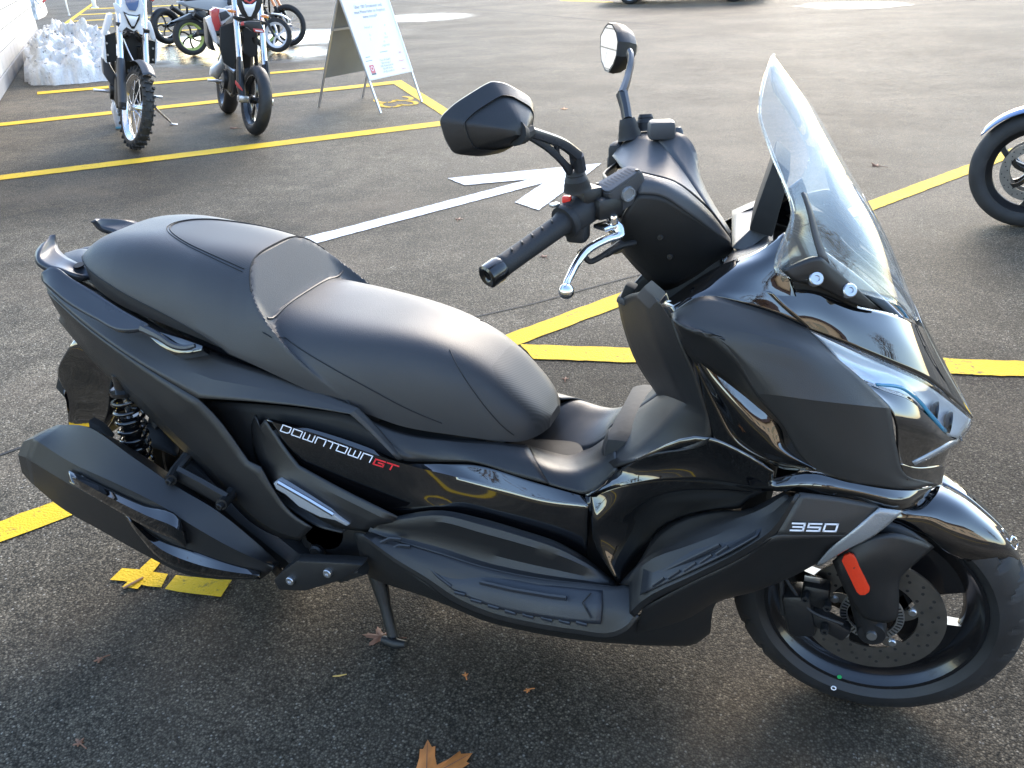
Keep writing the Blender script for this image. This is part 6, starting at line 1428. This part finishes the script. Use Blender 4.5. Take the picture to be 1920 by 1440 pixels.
for x in (-1.3, 1.3):
    for s in (-1, 1):
        w_ = link('wheel', mesh(*xf(rim_mesh(.21, .16, .02, 36), Matrix.Translation((x, s*.80, .31)))), M['satin_alu'], car)
        link('tyre', mesh(*xf(tyre_mesh(.31, .205, .20, 64, 0, 0, 12), Matrix.Translation((x, s*.80, .31)))), M['tyre_dust'], w_)
        link('spokes', mesh(*xf(spoke_mesh(5, .03, .20, .03, .05, .02), Matrix.Translation((x, s*.85, .31)))), M['satin_alu'], w_)
# ---- fallen leaves, twig
def maple(name, px, py, size, rot, mat, label, curl=.25, pts=None, group='fallen leaves on the asphalt'):
    c = G(px, py); rn = random.Random(int(px*7+py)); out = []
    lobes = [(0, 1.0), (62, .82), (128, .55), (-62, .85), (-128, .5)]
    for k in range(5):
        pass
    ang = [0, 62, 128, 180, -128, -62]; ln = [1.0, .85, .55, .18, .55, .88]
    for i in range(6):
        a0, l0 = ang[i], ln[i]; a1, l1 = (ang[(i+1) % 6], ln[(i+1) % 6]); a1 = a1 if a1 > a0 else a1+360
        out.append((a0, l0*(1+rn.uniform(-.08, .08))))
        if i not in (2, 3):
            out.append((a0+7, l0*.80)); out.append((a0+12, l0*.84)); out.append((a0+17, l0*.58))
            out.append(((a0+a1)/2, .36)); out.append((a1-17, l1*.60)); out.append((a1-12, l1*.82)); out.append((a1-7, l1*.80))
        else: out.append(((a0+a1)/2, .32))
    v = [Vector((0, 0, .006))]
    for a, l in out:
        x, y = math.sin(R(a))*l*size/2, math.cos(R(a))*l*size/2; v.append(Vector((x, y, .003+curl*size*(l**2)*.25*(.5+.5*math.sin(R(a*2)+rn.random()*3)))))
    n = len(out); f = [(0, 1+(k+1) % n, 1+k) for k in range(n)]
    mtx = Matrix.Rotation(R(rot), 4, 'Z'); m = xf((v, f), mtx)
    o = link(name, mesh(*m, True, 0), mat); o.location = c; solid(o, .0006); tag(o, label, 'leaf', group)
    if size > .15:
        for a, l in ((0, .9), (62, .75), (-62, .78), (128, .45), (-128, .45)):
            link('leaf_vein', mesh(*tube_mesh([mtx @ Vector((0, 0, .0072)), mtx @ Vector((math.sin(R(a))*l*size/4, math.cos(R(a))*l*size/4, .0085+curl*size*.03)), mtx @ Vector((math.sin(R(a))*l*size/2, math.cos(R(a))*l*size/2, .006+curl*size*l*l*.13))], [.0014, .001, .0005], 5, 2)), M['leaf_brown'], o)
    s = link('leaf_stem', mesh(*tube_mesh([mtx @ Vector((0, 0, .004)), mtx @ Vector((.004*size, -size*.35, .006)), mtx @ Vector((size*.06, -size*.75, .004))], .0014, 5, 3)), mat, o)
    return o
maple('fallen_leaf', 800, 1464, .21, -38, M['leaf'], 'large orange maple leaf cut off by the bottom edge')
maple('fallen_leaf', 713, 1196, .085, 100, M['leaf_brown'], 'brown leaf lying behind the centre stand leg of the scooter', .1)
maple('fallen_leaf', 1645, 312, .10, 60, M['leaf_brown'], 'curled brown leaf on the asphalt left of the cut-off motorcycle', .7)
maple('fallen_leaf', 1058, 205, .10, 20, M['leaf'], 'small tan leaf on the asphalt between the two mirrors', .3)
maple('fallen_leaf', 440, 241, .12, 80, M['leaf_brown'], 'brown leaf between the enduro and the supermoto front wheels', .3)
maple('fallen_leaf', 1020, 482, .06, 40, M['leaf_brown'], 'reddish leaf seen below the brake lever', .1)
maple('fallen_leaf', 860, 412, .07, 10, M['leaf_brown'], 'leaf beside the shaft of the white arrow', .1)
maple('fallen_leaf', 1060, 712, .035, 10, M['leaf_brown'], 'small leaf in the gap before the scooter leg shield', .2)
maple('fallen_leaf', 150, 1395, .035, 70, M['leaf_brown'], 'small brown leaf in the bottom left corner', .2)
maple('fallen_leaf', 873, 1268, .02, 30, M['leaf'], 'tiny tan leaf scrap right of the stand foot', .3)
maple('fallen_leaf', 990, 1296, .02, 120, M['leaf'], 'tiny yellow leaf scrap under the middle of the floorboard', .3)
maple('fallen_leaf', 188, 1238, .03, 140, M['leaf_brown'], 'small brown leaf below the muffler', .3)
maple('fallen_leaf', 100, 510, .12, 140, M['leaf_brown'], 'flat brown leaf on the asphalt left of the grab rail', .05) if False else None
tg = link('twig', mesh(*tube_mesh([G(231, 1103, .008), G(248, 1094, .010), G(268, 1083, .008)], [.003, .0035, .003], 6)), plain('tan_bark', (.33, .19, .10), .7)); tag(tg, 'short tan twig lying on the yellow bay number', 'twig')
tg = link('twig', mesh(*tube_mesh([G(624, 1268, .004), G(636, 1267, .005), G(650, 1264, .004)], [.0012, .002, .001], 6)), plain('pale_straw', (.55, .36, .10), .7)); tag(tg, 'tiny yellow straw left of the stand foot', 'twig')

# ---- what stands behind the viewer and shows only in the glossy paint
M['cream'] = plain('cream_render', (.62, .50, .36), .8, var=.06, vscale=1)
M['roof'] = plain('brown_roof', (.10, .06, .045), .8, var=.2)
bd = empty('cream_building', (15.0, -17, 0), R(25)); tag(bd, 'long cream building behind the viewer, seen only in the scooter reflections', 'building')
link('wall', mesh(*box_mesh((0, 0, 2.2), (22, 5, 4.4)), smooth=False), M['cream'], bd)
link('roof', mesh(*prism_mesh([Vector((-11.6, -3.2, 4.4)), Vector((-11.6, 3.2, 4.4)), Vector((-11.6, 0, 6.2))], (23.2, 0, 0)), smooth=False), M['roof'], bd)
for k in range(8):
    wv_ = link('window', mesh(*box_mesh((-9.2+k*2.6, 2.5, 2.1), (1.2, .06, 1.3)), smooth=False), M['gloss'], bd)
    link('sill', mesh(*box_mesh((-9.2+k*2.6, 2.56, 1.4), (1.4, .16, .08)), smooth=False), M['board'], wv_)
M['autumn'] = plain('autumn_foliage', (.20, .105, .03), .8, var=.4, vscale=1.2)
M['bark'] = plain('grey_bark', (.08, .06, .045), .9, bump=(30, .6))
def autumn_tree(x, y, h, seed, label):
    r = random.Random(seed); t = empty('autumn_tree', (x, y, 0)); tag(t, label, 'tree', 'trees behind the viewer')
    ms = [tube_mesh([(0, 0, 0), (.05, 0, h*.3), (0, .1, h*.62), (0, 0, h*.95)], [.22, .17, .10, .03], 8, 3)]; v, f = [], []
    for k in range(14):
        a = r.uniform(0, 6.28); z = h*r.uniform(.3, .8); L_ = h*.42*(1-.5*(z/h)); e = Vector((math.cos(a)*L_, math.sin(a)*L_, z+L_*.5))
        ms.append(tube_mesh([(0, 0, z), e*.5+Vector((0, 0, z*.5+.1)), e], [.07, .05, .015], 5))
        for q in range(70):
            p = e.lerp(Vector((0, 0, z)), r.uniform(0, .7))+Vector((r.gauss(0, .5), r.gauss(0, .5), r.gauss(0, .4))); s_ = r.uniform(.07, .16)
            u = Vector((r.gauss(0, 1), r.gauss(0, 1), r.gauss(0, 1))).normalized(); w_ = u.orthogonal().normalized(); i = len(v)
            v += [p-u*s_, p+w_*s_*.6, p+u*s_, p-w_*s_*.6]; f.append((i, i+1, i+2, i+3))
    link('trunk', mesh(*join(*ms)), M['bark'], t); link('crown', mesh(v, f, False), M['autumn'], t)
for k, (x, y, h) in enumerate(((-9, -15, 8), (-4, -17, 9.5), (1, -16, 8.5), (5.5, -18, 9), (22, 2, 8), (-14, -12, 9))):
    autumn_tree(x, y, h, 20+k, 'autumn tree standing behind the viewer, seen only in reflections')
